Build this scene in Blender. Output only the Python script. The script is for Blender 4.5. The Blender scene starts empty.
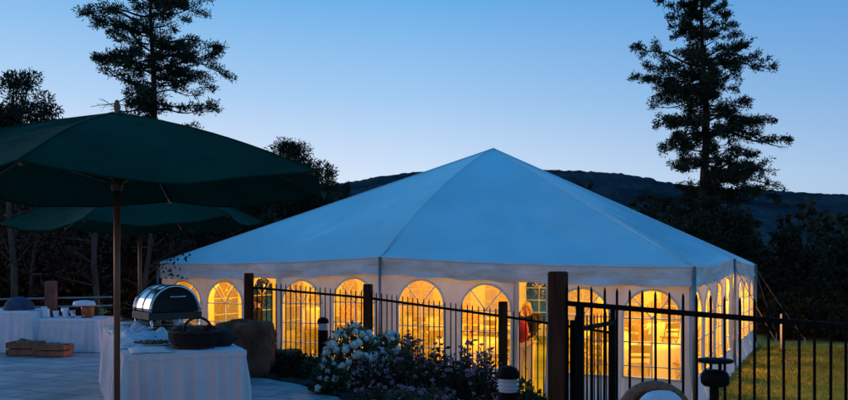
import bpy, math, random
from mathutils import Vector, Matrix, noise as mnoise
R = math.radians
random.seed(7)
SC = bpy.context.scene
COL = SC.collection
F, CX, HY, EYE = 800.0, 424.0, 264.0, 1.6

def at(px, py, D):
    return Vector(((px - CX) / F * D, D, EYE - (py - HY) / F * D))

# ------------------------------------------------------------------ materials
def mat(name, col, rough=.7, var=.25, scale=6., bump=0., bscale=40., metal=0., transl=0., col2=None, emit=None, spec=.5, stretch=None):
    m = bpy.data.materials.new(name); m.use_nodes = True
    nt = m.node_tree; N = nt.nodes; L = nt.links
    b = N['Principled BSDF']; out = N['Material Output']
    b.inputs['Roughness'].default_value = rough
    b.inputs['Metallic'].default_value = metal
    b.inputs['Specular IOR Level'].default_value = spec
    tc = N.new('ShaderNodeTexCoord')
    vec = tc.outputs['Object']
    if stretch:
        mp = N.new('ShaderNodeMapping'); mp.inputs['Scale'].default_value = stretch
        L.new(vec, mp.inputs['Vector']); vec = mp.outputs['Vector']
    nz = N.new('ShaderNodeTexNoise'); nz.inputs['Scale'].default_value = scale; nz.inputs['Detail'].default_value = 6
    L.new(vec, nz.inputs['Vector'])
    rp = N.new('ShaderNodeValToRGB')
    c2 = col2 if col2 else tuple(c * (1 - var) for c in col)
    c1 = col if col2 else tuple(min(1, c * (1 + var * .6)) for c in col)
    rp.color_ramp.elements[0].position = .32; rp.color_ramp.elements[1].position = .68
    rp.color_ramp.elements[0].color = (*c2, 1); rp.color_ramp.elements[1].color = (*c1, 1)
    L.new(nz.outputs['Fac'], rp.inputs['Fac'])
    L.new(rp.outputs['Color'], b.inputs['Base Color'])
    if bump:
        n2 = N.new('ShaderNodeTexNoise'); n2.inputs['Scale'].default_value = bscale; n2.inputs['Detail'].default_value = 5
        L.new(vec, n2.inputs['Vector'])
        bp = N.new('ShaderNodeBump'); bp.inputs['Strength'].default_value = bump; bp.inputs['Distance'].default_value = .05
        L.new(n2.outputs['Fac'], bp.inputs['Height']); L.new(bp.outputs['Normal'], b.inputs['Normal'])
    if transl:
        t = N.new('ShaderNodeBsdfTranslucent'); mx = N.new('ShaderNodeMixShader'); mx.inputs['Fac'].default_value = transl
        L.new(rp.outputs['Color'], t.inputs['Color'])
        L.new(b.outputs['BSDF'], mx.inputs[1]); L.new(t.outputs['BSDF'], mx.inputs[2])
        L.new(mx.outputs['Shader'], out.inputs['Surface'])
    return m

M = {}
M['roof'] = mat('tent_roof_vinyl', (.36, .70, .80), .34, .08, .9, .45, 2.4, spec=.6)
M['wall'] = mat('tent_wall_vinyl', (.78, .78, .80), .5, .1, 2.5, .3, 4., transl=.05)
M['valance'] = mat('tent_valance_vinyl', (.70, .72, .78), .5, .16, 2.5, .9, 3., transl=.02, stretch=(1, 1, 2.5))
M['frame_white'] = mat('window_trim', (.8, .78, .74), .5, .06)
M['alu'] = mat('aluminium', (.25, .26, .28), .4, .2, metal=.7)
M['rope'] = mat('rope', (.16, .15, .14), .9)
M['wood_post'] = mat('brown_post', (.070, .030, .018), .85, .5, 5., .4, 30., spec=.06, stretch=(4, 4, .4))
M['iron'] = mat('black_iron', (.007, .006, .006), .6, .3, spec=.06)
M['pole_wood'] = mat('umbrella_pole_wood', (.19, .072, .028), .4, .3, 4., stretch=(6, 6, .5))
M['green'] = mat('green_canopy', (.0025, .050, .034), .9, .22, 2.0, .3, 9., transl=.05, spec=.04)
M['cloth'] = mat('white_tablecloth', (.80, .78, .80), .8, .06, 4., .2, 20.)
M['film'] = mat('crumpled_cloth', (.62, .70, .78), .3, .15, 8., .3, 16.)
M['chrome'] = mat('polished_steel', (.62, .64, .66), .12, .1, 3., metal=1.)
M['darkglass'] = mat('dark_steel', (.014, .014, .016), .3, .3)
M['wicker'] = mat('dark_wicker', (.018, .012, .011), .7, .5, 60., .6, 90.)
M['rattan'] = mat('brown_rattan', (.30, .11, .05), .6, .4, 50., .5, 90.)
M['boulder'] = mat('brown_stone', (.17, .085, .05), .95, .55, 3.0, 1., 9., spec=.1)
M['bark'] = mat('bark', (.045, .032, .024), .95, .5, 4., .6, 14., stretch=(3, 3, .5))
M['palebark'] = mat('pale_bark', (.06, .05, .044), .9, .5, 4., .3, 14., stretch=(1, 1, .4))
M['needle'] = mat('conifer_needles', (.026, .042, .028), .8, .6, 1.4, spec=.1)
M['leafdark'] = mat('dark_leaves', (.022, .030, .016), .8, .6, 1.6, spec=.1)
M['brownleaf'] = mat('brown_leaves', (.055, .032, .022), .8, .6, 1.6, spec=.1)
M['leaf'] = mat('green_leaves', (.045, .085, .035), .6, .5, 3., transl=.15)
M['stem'] = mat('stem', (.05, .045, .025), .8)
M['petal_white'] = mat('white_petals', (.68, .78, .72), .8, .25, 9., transl=.1)
M['petal_mauve'] = mat('mauve_petals', (.42, .19, .28), .7, .4, 6., transl=.15)
M['grass'] = mat('grass_blades', (.31, .35, .045), .8, .62, .5, transl=.2)
M['mulch'] = mat('bed_soil', (.035, .026, .02), .95, .5, 6., .8, 25.)
M['terracotta'] = mat('wooden_crate', (.24, .105, .055), .8, .4, 6., .3, 30.)
M['amber'] = mat('amber_drink', (.33, .055, .015), .2, .2)
M['white_plastic'] = mat('white_plastic', (.72, .74, .77), .4, .08)
M['navy'] = mat('dark_blue_cloth', (.03, .05, .10), .8, .4, 8., .4, 14.)
M['skin'] = mat('skin', (.55, .32, .22), .55, .1)
M['hair_blonde'] = mat('blonde_hair', (.48, .29, .10), .6, .4, 30.)
M['hair_dark'] = mat('dark_hair', (.03, .018, .012), .5, .3, 30.)
M['black_cloth'] = mat('black_cloth', (.015, .015, .018), .9)
M['red_cloth'] = mat('red_cloth', (.45, .02, .02), .8, .2)
M['cream_cloth'] = mat('cream_cloth', (.68, .58, .44), .85, .1)
M['white_shirt'] = mat('white_shirt', (.75, .73, .68), .85, .08)
M['food'] = mat('food', (.22, .10, .05), .7, .6, 25., .5, 30., col2=(.06, .09, .03))
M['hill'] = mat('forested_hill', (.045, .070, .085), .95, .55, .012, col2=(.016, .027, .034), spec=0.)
M['chair_wood'] = mat('chair_wood', (.05, .022, .011), .5, .4, 5., spec=.2)
M['eye'] = mat('eye', (.03, .02, .02), .3)
M['lip'] = mat('lip', (.4, .12, .1), .5)
M['lamp_band'] = mat('frosted_louvre', (.50, .54, .60), .35, .05)

def ground_mat():
    m = mat('ground_grass', (.26, .30, .04), .95, .5, .7, .6, 18., col2=(.17, .19, .03))
    return m
M['ground'] = ground_mat()

def patio_mat():
    m = bpy.data.materials.new('stamped_concrete'); m.use_nodes = True
    nt = m.node_tree; N = nt.nodes; L = nt.links; b = N['Principled BSDF']
    tc = N.new('ShaderNodeTexCoord'); mp = N.new('ShaderNodeMapping'); mp.inputs['Rotation'].default_value = (0, 0, R(24))
    L.new(tc.outputs['Object'], mp.inputs['Vector'])
    br = N.new('ShaderNodeTexBrick'); br.inputs['Scale'].default_value = 1.0
    br.inputs['Brick Width'].default_value = .62; br.inputs['Row Height'].default_value = .42
    br.inputs['Mortar Size'].default_value = .012; br.inputs['Bias'].default_value = 0
    br.inputs['Color1'].default_value = (.52, .48, .49, 1); br.inputs['Color2'].default_value = (.38, .35, .36, 1)
    br.inputs['Mortar'].default_value = (.13, .125, .13, 1)
    L.new(mp.outputs['Vector'], br.inputs['Vector'])
    nz = N.new('ShaderNodeTexNoise'); nz.inputs['Scale'].default_value = 2.2; nz.inputs['Detail'].default_value = 7
    L.new(tc.outputs['Object'], nz.inputs['Vector'])
    mx = N.new('ShaderNodeMix'); mx.data_type = 'RGBA'; mx.blend_type = 'MULTIPLY'; mx.inputs[0].default_value = .75
    rp = N.new('ShaderNodeValToRGB'); rp.color_ramp.elements[0].position = .3; rp.color_ramp.elements[1].position = .7
    rp.color_ramp.elements[0].color = (.45, .45, .45, 1); rp.color_ramp.elements[1].color = (1.15, 1.15, 1.15, 1)
    L.new(nz.outputs['Fac'], rp.inputs['Fac'])
    L.new(br.outputs['Color'], mx.inputs[6]); L.new(rp.outputs['Color'], mx.inputs[7])
    L.new(mx.outputs[2], b.inputs['Base Color'])
    b.inputs['Roughness'].default_value = .55
    bp = N.new('ShaderNodeBump'); bp.inputs['Strength'].default_value = .6; bp.inputs['Distance'].default_value = .02
    ad = N.new('ShaderNodeMath'); ad.operation = 'SUBTRACT'
    L.new(nz.outputs['Fac'], ad.inputs[0]); L.new(br.outputs['Fac'], ad.inputs[1])
    L.new(ad.outputs[0], bp.inputs['Height']); L.new(bp.outputs['Normal'], b.inputs['Normal'])
    return m
M['patio'] = patio_mat()

def pane_mat():
    m = bpy.data.materials.new('clear_vinyl'); m.use_nodes = True
    nt = m.node_tree; N = nt.nodes; L = nt.links; out = N['Material Output']
    N.remove(N['Principled BSDF'])
    tr = N.new('ShaderNodeBsdfTransparent'); tr.inputs['Color'].default_value = (.97, .95, .90, 1)
    tl = N.new('ShaderNodeBsdfTranslucent'); tl.inputs['Color'].default_value = (.9, .80, .58, 1)
    gl = N.new('ShaderNodeBsdfGlossy'); gl.inputs['Roughness'].default_value = .12
    nz = N.new('ShaderNodeTexNoise'); nz.inputs['Scale'].default_value = 5
    tc = N.new('ShaderNodeTexCoord'); L.new(tc.outputs['Object'], nz.inputs['Vector'])
    bp = N.new('ShaderNodeBump'); bp.inputs['Strength'].default_value = .4; bp.inputs['Distance'].default_value = .05
    L.new(nz.outputs['Fac'], bp.inputs['Height']); L.new(bp.outputs['Normal'], gl.inputs['Normal'])
    m1 = N.new('ShaderNodeMixShader'); m1.inputs[0].default_value = .24
    m2 = N.new('ShaderNodeMixShader'); m2.inputs[0].default_value = .05
    L.new(tr.outputs[0], m1.inputs[1]); L.new(tl.outputs[0], m1.inputs[2])
    L.new(m1.outputs[0], m2.inputs[1]); L.new(gl.outputs[0], m2.inputs[2])
    L.new(m2.outputs[0], out.inputs['Surface'])
    return m
M['pane'] = pane_mat()

# ------------------------------------------------------------------ builders
class MB:
    def __init__(s): s.v = []; s.f = []
    def add(s, vs, fs):
        o = len(s.v); s.v += [tuple(p) for p in vs]; s.f += [tuple(i + o for i in q) for q in fs]
    def box(s, c, size, rz=0, rx=0, ry=0):
        c = Vector(c); m = Matrix.Rotation(rz, 3, 'Z') @ Matrix.Rotation(ry, 3, 'Y') @ Matrix.Rotation(rx, 3, 'X')
        h = [x / 2 for x in size]
        b = min(h) * .18
        vs = []; 
        for z, ins in ((-h[2], b), (-h[2] + b, 0), (h[2] - b, 0), (h[2], b)):
            for x, y in ((-1, -1), (1, -1), (1, 1), (-1, 1)):
                vs.append(c + m @ Vector((x * (h[0] - ins), y * (h[1] - ins), z)))
        fs = [(3, 2, 1, 0), (12, 13, 14, 15)]
        for k in range(3):
            for i in range(4):
                j = (i + 1) % 4
                fs.append((k * 4 + i, k * 4 + j, k * 4 + 4 + j, k * 4 + 4 + i))
        s.add(vs, fs)
    def tube(s, pts, rad, n=8, cap=True):
        pts = [Vector(p) for p in pts]
        if not isinstance(rad, (list, tuple)): rad = [rad] * len(pts)
        vs = []; fs = []; up = None
        for i, p in enumerate(pts):
            t = (pts[min(i + 1, len(pts) - 1)] - pts[max(i - 1, 0)])
            if t.length < 1e-9: t = Vector((0, 0, 1))
            t.normalize()
            if up is None:
                up = Vector((0, 0, 1)) if abs(t.z) < .9 else Vector((1, 0, 0))
            a = t.cross(up)
            if a.length < 1e-6: a = t.cross(Vector((0, 1, 0)))
            a.normalize(); b = a.cross(t); b.normalize(); up = b
            for k in range(n):
                w = 2 * math.pi * k / n
                vs.append(p + (a * math.cos(w) + b * math.sin(w)) * rad[i])
        for i in range(len(pts) - 1):
            for k in range(n):
                j = (k + 1) % n
                fs.append((i * n + k, i * n + j, i * n + n + j, i * n + n + k))
        if cap:
            fs.append(tuple(range(n - 1, -1, -1))); fs.append(tuple((len(pts) - 1) * n + k for k in range(n)))
        s.add(vs, fs)
    def lathe(s, c, prof, n=20, rz=0, sx=1, sy=1):
        c = Vector(c); vs = []; fs = []
        for r, z in prof:
            for k in range(n):
                w = 2 * math.pi * k / n + rz
                vs.append(c + Vector((math.cos(w) * r * sx, math.sin(w) * r * sy, z)))
        for i in range(len(prof) - 1):
            for k in range(n):
                j = (k + 1) % n
                fs.append((i * n + k, i * n + j, i * n + n + j, i * n + n + k))
        fs.append(tuple(range(n - 1, -1, -1))); fs.append(tuple((len(prof) - 1) * n + k for k in range(n)))
        s.add(vs, fs)
    def grid(s, rows):
        nr = len(rows); nc = len(rows[0]); vs = [p for r in rows for p in r]
        s.add(vs, [(i * nc + j, i * nc + j + 1, (i + 1) * nc + j + 1, (i + 1) * nc + j) for i in range(nr - 1) for j in range(nc - 1)])
    def ball(s, c, r, n=12, m=8, jit=0, sc=(1, 1, 1), seed=0):
        c = Vector(c); rows = []
        for i in range(m + 1):
            th = math.pi * i / m; row = []
            for k in range(n + 1):
                w = 2 * math.pi * (k % n) / n
                d = Vector((math.sin(th) * math.cos(w), math.sin(th) * math.sin(w), math.cos(th)))
                q = 1 + (jit * mnoise.noise(d * 1.7 + Vector((seed, seed * .7, 0))) if jit else 0)
                row.append(c + Vector((d.x * sc[0], d.y * sc[1], d.z * sc[2])) * r * q)
            rows.append(row)
        s.grid(rows)
    def quad(s, c, u, w):
        s.add([c - u - w, c + u - w, c + u + w, c - u + w], [(0, 1, 2, 3)])
    def build(s, name, m, parent=None, smooth=False, thick=0):
        off = Vector(parent['_org']) if parent and '_org' in parent else Vector()
        me = bpy.data.meshes.new(name)
        me.from_pydata([tuple(Vector(p) - off) for p in s.v], [], s.f)
        me.materials.append(M[m] if isinstance(m, str) else m)
        if smooth:
            me.polygons.foreach_set('use_smooth', [True] * len(me.polygons))
        me.update()
        o = bpy.data.objects.new(name, me); COL.objects.link(o)
        if parent: o.parent = parent; o['_org'] = tuple(off)
        if thick:
            md = o.modifiers.new('solid', 'SOLIDIFY'); md.thickness = thick; md.offset = 0
        return o

def tag(o, label=None, cat=None, group=None, kind=None):
    if label: o['label'] = label
    if cat: o['category'] = cat
    if group: o['group'] = group
    if kind: o['kind'] = kind
    return o
def thing(name, label, cat, loc=(0, 0, 0), group=None):
    o = bpy.data.objects.new(name, None); COL.objects.link(o); o.location = loc; o['_org'] = tuple(loc)
    o.empty_display_size = .2
    return tag(o, label, cat, group)
def children(o): return [c for c in COL.objects if c.parent == o]
def dup(o, loc, rz=0, label=None, parent=None):
    kids = [c for c in o.children]
    c = o.copy(); COL.objects.link(c)
    if parent: c.parent = parent
    else:
        c.location = loc; c.rotation_euler = (0, 0, rz)
    if label: c['label'] = label
    for k in kids: dup(k, None, parent=c)
    return c
def rv(a=1.): return Vector((random.uniform(-a, a), random.uniform(-a, a), random.uniform(-a, a)))
def runit():
    while True:
        v = rv()
        if .05 < v.length < 1: return v.normalized()
def sst(a, b, x):
    t = max(0, min(1, (x - a) / (b - a))); return t * t * (3 - 2 * t)

# ------------------------------------------------------------------ tent frame of reference
S = 12.2; TH = R(63); C0 = Vector((4.56, 13.6, 0)); LAWN = -.86
dD = Vector((math.cos(TH), math.sin(TH), 0)); dE = Vector((-math.sin(TH), math.cos(TH), 0))
def tent_uv(x, y):
    p = Vector((x, y, 0)) - C0; return p.dot(dE), p.dot(dD)     # u along the front (to the left), v to the back
def TP(u, v, z): return C0 + dE * u + dD * v + Vector((0, 0, z))

def height(x, y):
    s = x * .85 + y * .53
    h = -.86 * sst(4.2, 10.2, s)
    if y > 14.4: h = h * 1 - .86 * 0
    u, v = tent_uv(x, y)
    dx = max(-u, 0, u - S); dy = max(-v, 0, v - S); dist = math.hypot(dx, dy)
    h2 = LAWN + max(0, dist - .6) * .45
    h = min(h, h2) if h > LAWN else h
    h += .03 * mnoise.noise(Vector((x * .4, y * .4, 0))) if dist > .3 else 0
    if y > 45: h += .6 * sst(45, 120, y)
    return h

# ------------------------------------------------------------------ ground
def coords(a, b, step, far, sign=1):
    r = []; x = a
    while x <= b: r.append(x); x += step
    g = step
    hi = r[-1]; lo = r[0]
    up = []; 
    while hi < far: g *= 1.35; hi += g; up.append(hi)
    g = step; dn = []
    while lo > -far: g *= 1.35; lo -= g; dn.append(lo)
    return dn[::-1] + r + up
xs = coords(-20, 26, .4, 2600); ys = coords(0, 34, .4, 2600)
g = MB(); g.grid([[Vector((x, y, height(x, y) - .03)) for x in xs] for y in ys])
tag(g.build('ground', 'ground', smooth=True), kind='structure')

patio_pts = [(-16, -2), (.3, -2), (.15, 5), (-.3, 7.6), (-.93, 9.4), (-1.64, 10.55), (-2.45, 11.35), (-3.1, 12.1), (-4.2, 14.3), (-16, 14.9)]
g = MB(); n = len(patio_pts)
# fine top sheet as a fan of strips from the left edge, skirt below
g.add([(x, y, .012) for x, y in patio_pts] + [(x, y, -.35) for x, y in patio_pts], [tuple(range(n))] + [(i, n + i, n + (i + 1) % n, (i + 1) % n) for i in range(n)])
tag(g.build('patio', 'patio'), kind='structure')

# planting bed between patio and fence
bed = [(-.93, 9.4), (-.3, 7.6), (.15, 5), (.85, 5.3), (1.3, 8.5), (2.5, 11.1), (.9, 11.2), (-1., 12.2), (-3.0, 12.9), (-4.2, 14.3), (-3.1, 12.1), (-2.45, 11.35), (-1.64, 10.55)]
def inpoly(x, y, P):
    c = False; j = len(P) - 1
    for i in range(len(P)):
        if (P[i][1] > y) != (P[j][1] > y) and x < (P[j][0] - P[i][0]) * (y - P[i][1]) / (P[j][1] - P[i][1]) + P[i][0]: c = not c
        j = i
    return c
g = MB(); st = .12
y = 4.8
while y < 14.6:
    x = -4.6
    while x < 2.8:
        if inpoly(x + st / 2, y + st / 2, bed):
            q = []
            for a, b in ((0, 0), (st, 0), (st, st), (0, st)):
                X, Y = x + a, y + b
                q.append((X, Y, height(X, Y) + .03 + .04 * mnoise.noise(Vector((X * 3, Y * 3, 1)))))
            g.add(q, [(0, 1, 2, 3)])
        x += st
    y += st
tag(g.build('flower_bed', 'mulch', smooth=False), kind='structure')

# ------------------------------------------------------------------ hills
def lerp_prof(P, x):
    if x <= P[0][0]: return P[0][1]
    for (a, b), (c, d) in zip(P, P[1:]):
        if x <= c: return b + (d - b) * (x - a) / (c - a)
    return P[-1][1]
def hill(D0, D1, prof, px0, px1, npx, nrow, jit, name):
    g = MB(); rows = []
    for i in range(nrow + 1):
        t = i / nrow; row = []
        for k in range(npx + 1):
            px = px0 + (px1 - px0) * k / npx
            top = (HY - lerp_prof(prof, px)) / F * D1 + EYE
            if i <= nrow - 4:
                tt = i / (nrow - 4); D = D0 + (D1 - D0) * tt
                x = (px - CX) / F * D1 * (.55 + .45 * tt)
                z = -8 + (top + 8) * (tt ** .8)
                z += 18 * mnoise.noise(Vector((x * .006, D * .006, 3))) * tt * (1 - tt) * 3
                if tt > .02: z += jit * mnoise.noise(Vector((x * .12, D * .05, 0))) + jit * .7 * mnoise.noise(Vector((x * .31, D * .1, 5)))
            else:
                q = (i - nrow + 4) / 4; D = D1 + 300 * q; x = (px - CX) / F * D1; z = top * (1 - q * q) - 8
            row.append((x, D, z))
        rows.append(row)
    g.grid(rows)
    return tag(g.build(name, 'hill', smooth=False), kind='structure')
hill(380, 1500, [(-700, 215), (-200, 200), (150, 196), (300, 190), (345, 184), (380, 177), (410, 172.5), (450, 170), (500, 168.5), (535, 169.5), (580, 171), (610, 173), (640, 179), (680, 185), (720, 189), (780, 192.5), (848, 195), (1000, 199), (1600, 215)], -700, 1600, 620, 34, 3.2, 'hills')

# ------------------------------------------------------------------ marquee tent
tent = thing('marquee_tent', 'large white marquee tent with peaked roof and glowing arched windows', 'tent', C0 + Vector((0, 0, LAWN)))
EV = [  # perimeter posts: (u, v, eave z)
    (0, 0, 1.57), (S / 2, 0, 1.76), (S, 0, 1.63), (S, S / 2, 1.74), (S, S, 1.6), (S / 2, S, 1.74), (0, S, 1.6), (0, S / 2, 1.74)]
PEAK = TP(S / 2, S / 2, 4.74)
g = MB(); NS = 40
for k in range(8):
    A = TP(*EV[k]); B = TP(*EV[(k + 1) % 8]); nrm = (B - A).cross(PEAK - A).normalized()
    if nrm.z < 0: nrm = -nrm
    rows = []
    for i in range(NS + 1):
        t = i / NS; row = []
        for j in range(NS + 1):
            q = j / NS
            p = A.lerp(B, q).lerp(PEAK, t)
            sag = .16 * math.sin(math.pi * q) * (1 - t) * (math.sin(math.pi * min(1, t * .9 + .1)) * .8 + .10)
            bow = .24 * math.sin(math.pi * t) ** .8 * ((q if k == 0 else 1 - q) if k in (0, 1) else 0)
            wr = (.042 * mnoise.noise(Vector((q * 6 * (1 - t) + k * 9, t * 3.5, 0))) + .016 * mnoise.noise(Vector((q * 17 * (1 - t) + t * 9 + k * 9, t * 5, 4)))) * math.sin(math.pi * q) * (1 - t)
            plt = .016 * math.sin(q * 61 + k + 3 * mnoise.noise(Vector((q * 3, k, 0)))) * math.exp(-t * 11) * min(1, t * 9) * (.4 + abs(mnoise.noise(Vector((q * 5, k * 3, 1)))))
            f0 = min(1, t * 8)
            row.append(p + nrm * ((wr * 1.6 - sag + bow) * f0 + plt) - Vector((0, 0, .05 * math.sin(math.pi * q) * (1 - f0))))
        rows.append(row)
    ow = (A + B) / 2 - TP(S / 2, S / 2, 0); ow.z = 0; ow.normalize()
    # a rolled lip over the valance seam; mitred at the corners
    lip = [(r0 + ow * .05 * 1.0 - Vector((0, 0, .03))) for r0 in rows[0]]
    rows = [lip] + rows
    g.grid(rows)
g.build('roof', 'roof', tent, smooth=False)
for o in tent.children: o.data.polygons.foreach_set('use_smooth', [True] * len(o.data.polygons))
# hip seams
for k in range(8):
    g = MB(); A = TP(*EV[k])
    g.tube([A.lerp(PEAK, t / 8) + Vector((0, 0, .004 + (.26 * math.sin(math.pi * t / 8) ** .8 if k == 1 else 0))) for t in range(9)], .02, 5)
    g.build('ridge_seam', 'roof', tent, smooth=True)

SIDES = [  # origin, direction, outward normal, eave profile along t
    (TP(0, 0, 0), dE, -dD, lambda t: lerp_prof([(0, 1.57), (S / 2, 1.76), (S, 1.63)], t)),
    (TP(0, 0, 0), dD, -dE, lambda t: lerp_prof([(0, 1.57), (S / 2, 1.74), (S, 1.6)], t)),
    (TP(0, S, 0), dE, dD, lambda t: lerp_prof([(0, 1.6), (S / 2, 1.74), (S, 1.6)], t)),
    (TP(S, 0, 0), dD, dE, lambda t: lerp_prof([(0, 1.63), (S / 2, 1.74), (S, 1.6)], t))]
def eave(si, t):
    bayt = (t % (S / 2)) / (S / 2)
    return SIDES[si][3](t) - .05 * math.sin(math.pi * bayt)
def wallpt(si, t, z, off=0.):
    o, d, nn, ev = SIDES[si]
    rip = .034 * math.sin(t * 9.0 + si * 2) * (.4 + .6 * abs(mnoise.noise(Vector((t * .8, si * 5, z * .3))))) + .03 * mnoise.noise(Vector((t * 1.4, z * .7, si * 3)))
    edge = min(1, t / .15, (S - t) / .15)
    flare = .12 * max(0, (-.1 - z) / .75) ** 2
    return o + d * t + nn * (-.05 + rip * max(0, edge) + flare + off) + Vector((0, 0, z))
for si in range(4):
    g = MB(); rows = [[] for _ in range(9)]
    nt_ = 130
    for i in range(nt_ + 1):
        t = S * i / nt_; ez = eave(si, t); o, d, nn, _ = SIDES[si]
        for r_ in range(9):
            q = r_ / 8
            wob = .06 * math.sin(q * 6.5 + 4 * mnoise.noise(Vector((t * .5, si, 0)))) * q * abs(mnoise.noise(Vector((t * .9, si * 2, 4)))) + .05 * mnoise.noise(Vector((t * 1.6, q * 1.2, si * 7))) * (q + .1) + .02 * math.sin(t * 5.1 + si) * q
            sc = .015 * math.sin(t * 7) * (1 if r_ == 8 else 0)
            rows[r_].append(o + d * t + nn * (.02 + wob) + Vector((0, 0, ez + .005 - .37 * q + sc)))
    g.grid(rows); g.build('valance', 'valance', tent, smooth=True)

def wtop(si, t): return eave(si, t) - .42
WB = -.40; WR = .51
def wall_panel(si, t0, t1, tc=None):
    cols = sorted(set([t0 + (t1 - t0) * i / 26 for i in range(27)] + ([tc + WR * math.cos(a * math.pi / 18) for a in range(19)] if tc else [])))
    g = MB(); zb = LAWN - .06
    top = wtop(si, tc) if tc else 0
    def arch(t):
        d = abs(t - tc)
        return top - WR + math.sqrt(max(0, WR * WR - d * d))
    for a, b in zip(cols, cols[1:]):
        segs = []
        if tc and a >= tc - WR - 1e-6 and b <= tc + WR + 1e-6:
            segs = [((zb, zb), (WB, WB)), ((arch(a), arch(b)), (eave(si, a) - .03, eave(si, b) - .03))]
        else: segs = [((zb, zb), (eave(si, a) - .03, eave(si, b) - .03))]
        for (za, zb_), (zc, zd) in segs:
            m_ = 6
            for k in range(m_):
                q0, q1 = k / m_, (k + 1) / m_
                g.add([wallpt(si, a, za + (zc - za) * q0), wallpt(si, b, zb_ + (zd - zb_) * q0), wallpt(si, b, zb_ + (zd - zb_) * q1), wallpt(si, a, za + (zc - za) * q1)], [(0, 1, 2, 3)])
    g.build('side_wall', 'wall', tent, smooth=True)
    if tc:
        w = MB(); sp = top - WR
        def strip(pts, wd=.022):
            P = [wallpt(si, *p, off=.012) for p in pts]
            w.tube(P, wd, 5)
        strip([(tc + WR * math.cos(a * math.pi / 20), sp + WR * math.sin(a * math.pi / 20)) for a in range(21)], .026)
        strip([(tc - WR, WB + (sp - WB) * q / 5) for q in range(6)], .026); strip([(tc + WR, WB + (sp - WB) * q / 5) for q in range(6)], .026)
        strip([(tc - WR + 2 * WR * q / 6, WB) for q in range(7)], .026)
        for zz in (sp, sp - .42, sp - .84):
            strip([(tc - WR + 2 * WR * q / 6, zz) for q in range(7)], .014)
        strip([(tc, WB + (sp - WB) * q / 5) for q in range(6)], .014)
        for a in (50, 130):
            strip([(tc + q / 3 * WR * math.cos(R(a)), sp + q / 3 * WR * math.sin(R(a))) for q in range(4)], .014)
        wo = w.build('window', 'frame_white', tent, smooth=True)
        p = MB()
        for i in range(12):
            a = tc - WR + 2 * WR * i / 12; b = a + 2 * WR / 12
            for k in range(6):
                q0, q1 = k / 6, (k + 1) / 6
                A0 = WB + (arch(a) - WB) * q0; A1 = WB + (arch(a) - WB) * q1; B0 = WB + (arch(b) - WB) * q0; B1 = WB + (arch(b) - WB) * q1
                p.add([wallpt(si, a, A0), wallpt(si, b, B0), wallpt(si, b, B1), wallpt(si, a, A1)], [(0, 1, 2, 3)])
        p.build('pane', 'pane', wo, smooth=True)
for a in [(0, 1.3, .68), (1.3, 2.5, 1.92), (3.22, 4.4, 3.80), (4.4, 5.98, 5.2), (5.98, 7.45, 6.78), (7.45, 8.66, 8.1), (9.69, 10.85, 10.24), (10.85, S, 11.5)]:
    wall_panel(0, *a)
for si in (1, 2, 3):
    for k in range(8): wall_panel(si, S / 8 * k, S / 8 * (k + 1), S / 8 * (k + .5))
# drawn-back door curtains
for t0, t1 in ((2.5, 2.62), (3.12, 3.26), (8.64, 8.80), (9.56, 9.71)):
    g = MB(); rows = []
    for i in range(9):
        z = LAWN + (eave(0, t0) - LAWN - .05) * i / 8; pin = 1 - .45 * math.exp(-((z - .1) / .5) ** 2)
        row = []
        for k in range(13):
            q = k / 12; tt = (t0 + t1) / 2 + (q - .5) * (t1 - t0) * pin
            row.append(wallpt(0, tt, z, .05 * math.sin(q * 17)))
        rows.append(row)
    g.grid(rows); g.build('door_curtain', 'wall', tent, smooth=True)
for k in range(8):
    u, v, z = EV[k]; o = TP(u, v, 0); out = (o - TP(S / 2, S / 2, 0)).normalized() * .06
    g = MB(); g.tube([o + out + Vector((0, 0, LAWN)), o + out + Vector((0, 0, z - .01))], .032, 10)
    pl = g.build('pole', 'alu', tent, smooth=True)
    g = MB(); g.lathe(o + out + Vector((0, 0, LAWN - .01)), [(.11, 0), (.11, .015), (.05, .02), (.045, .1)], 12); g.build('base_plate', 'alu', pl)
def guy(u, v, z, out, L, name='guy_rope'):
    a = TP(u, v, z - .06); b = a + out.normalized() * L; b.z = height(b.x, b.y) + .22
    g = MB(); g.tube([a.lerp(b, i / 6) - Vector((0, 0, .04 * math.sin(math.pi * i / 6))) for i in range(7)], .009, 5)
    r_ = g.build(name, 'rope', tent, smooth=True)
    g = MB(); g.tube([b - Vector((0, 0, .3)), b + Vector((0, 0, .06))], .018, 6); g.build('stake', 'alu', r_)
guy(S, 0, 1.63, dE * .9 - dD * .25, 2.3); guy(S, 0, 1.63, dE - dD * .8, 2.6); guy(S, S / 2, 1.74, dE, 2.2)
guy(0, S, 1.6, dD * .9 - dE * .35, 1.5); guy(0, S, 1.6, -dE, 1.4); guy(0, S / 2, 1.74, -dE, 1.2)

# white marker pole on the lawn
p = at(782, 343, 23.2)
g = MB(); z0 = height(p.x, p.y)
g.tube([(p.x, p.y, z0 - .05), (p.x, p.y, z0 + .98)], .055, 8); g.lathe((p.x, p.y, z0 + .98), [(.055, 0), (.06, .02), (.03, .05)], 8)
o = g.build('marker_post', 'white_plastic', smooth=True); tag(o, 'thin white post standing on the lawn beyond the tent corner', 'post')

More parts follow.
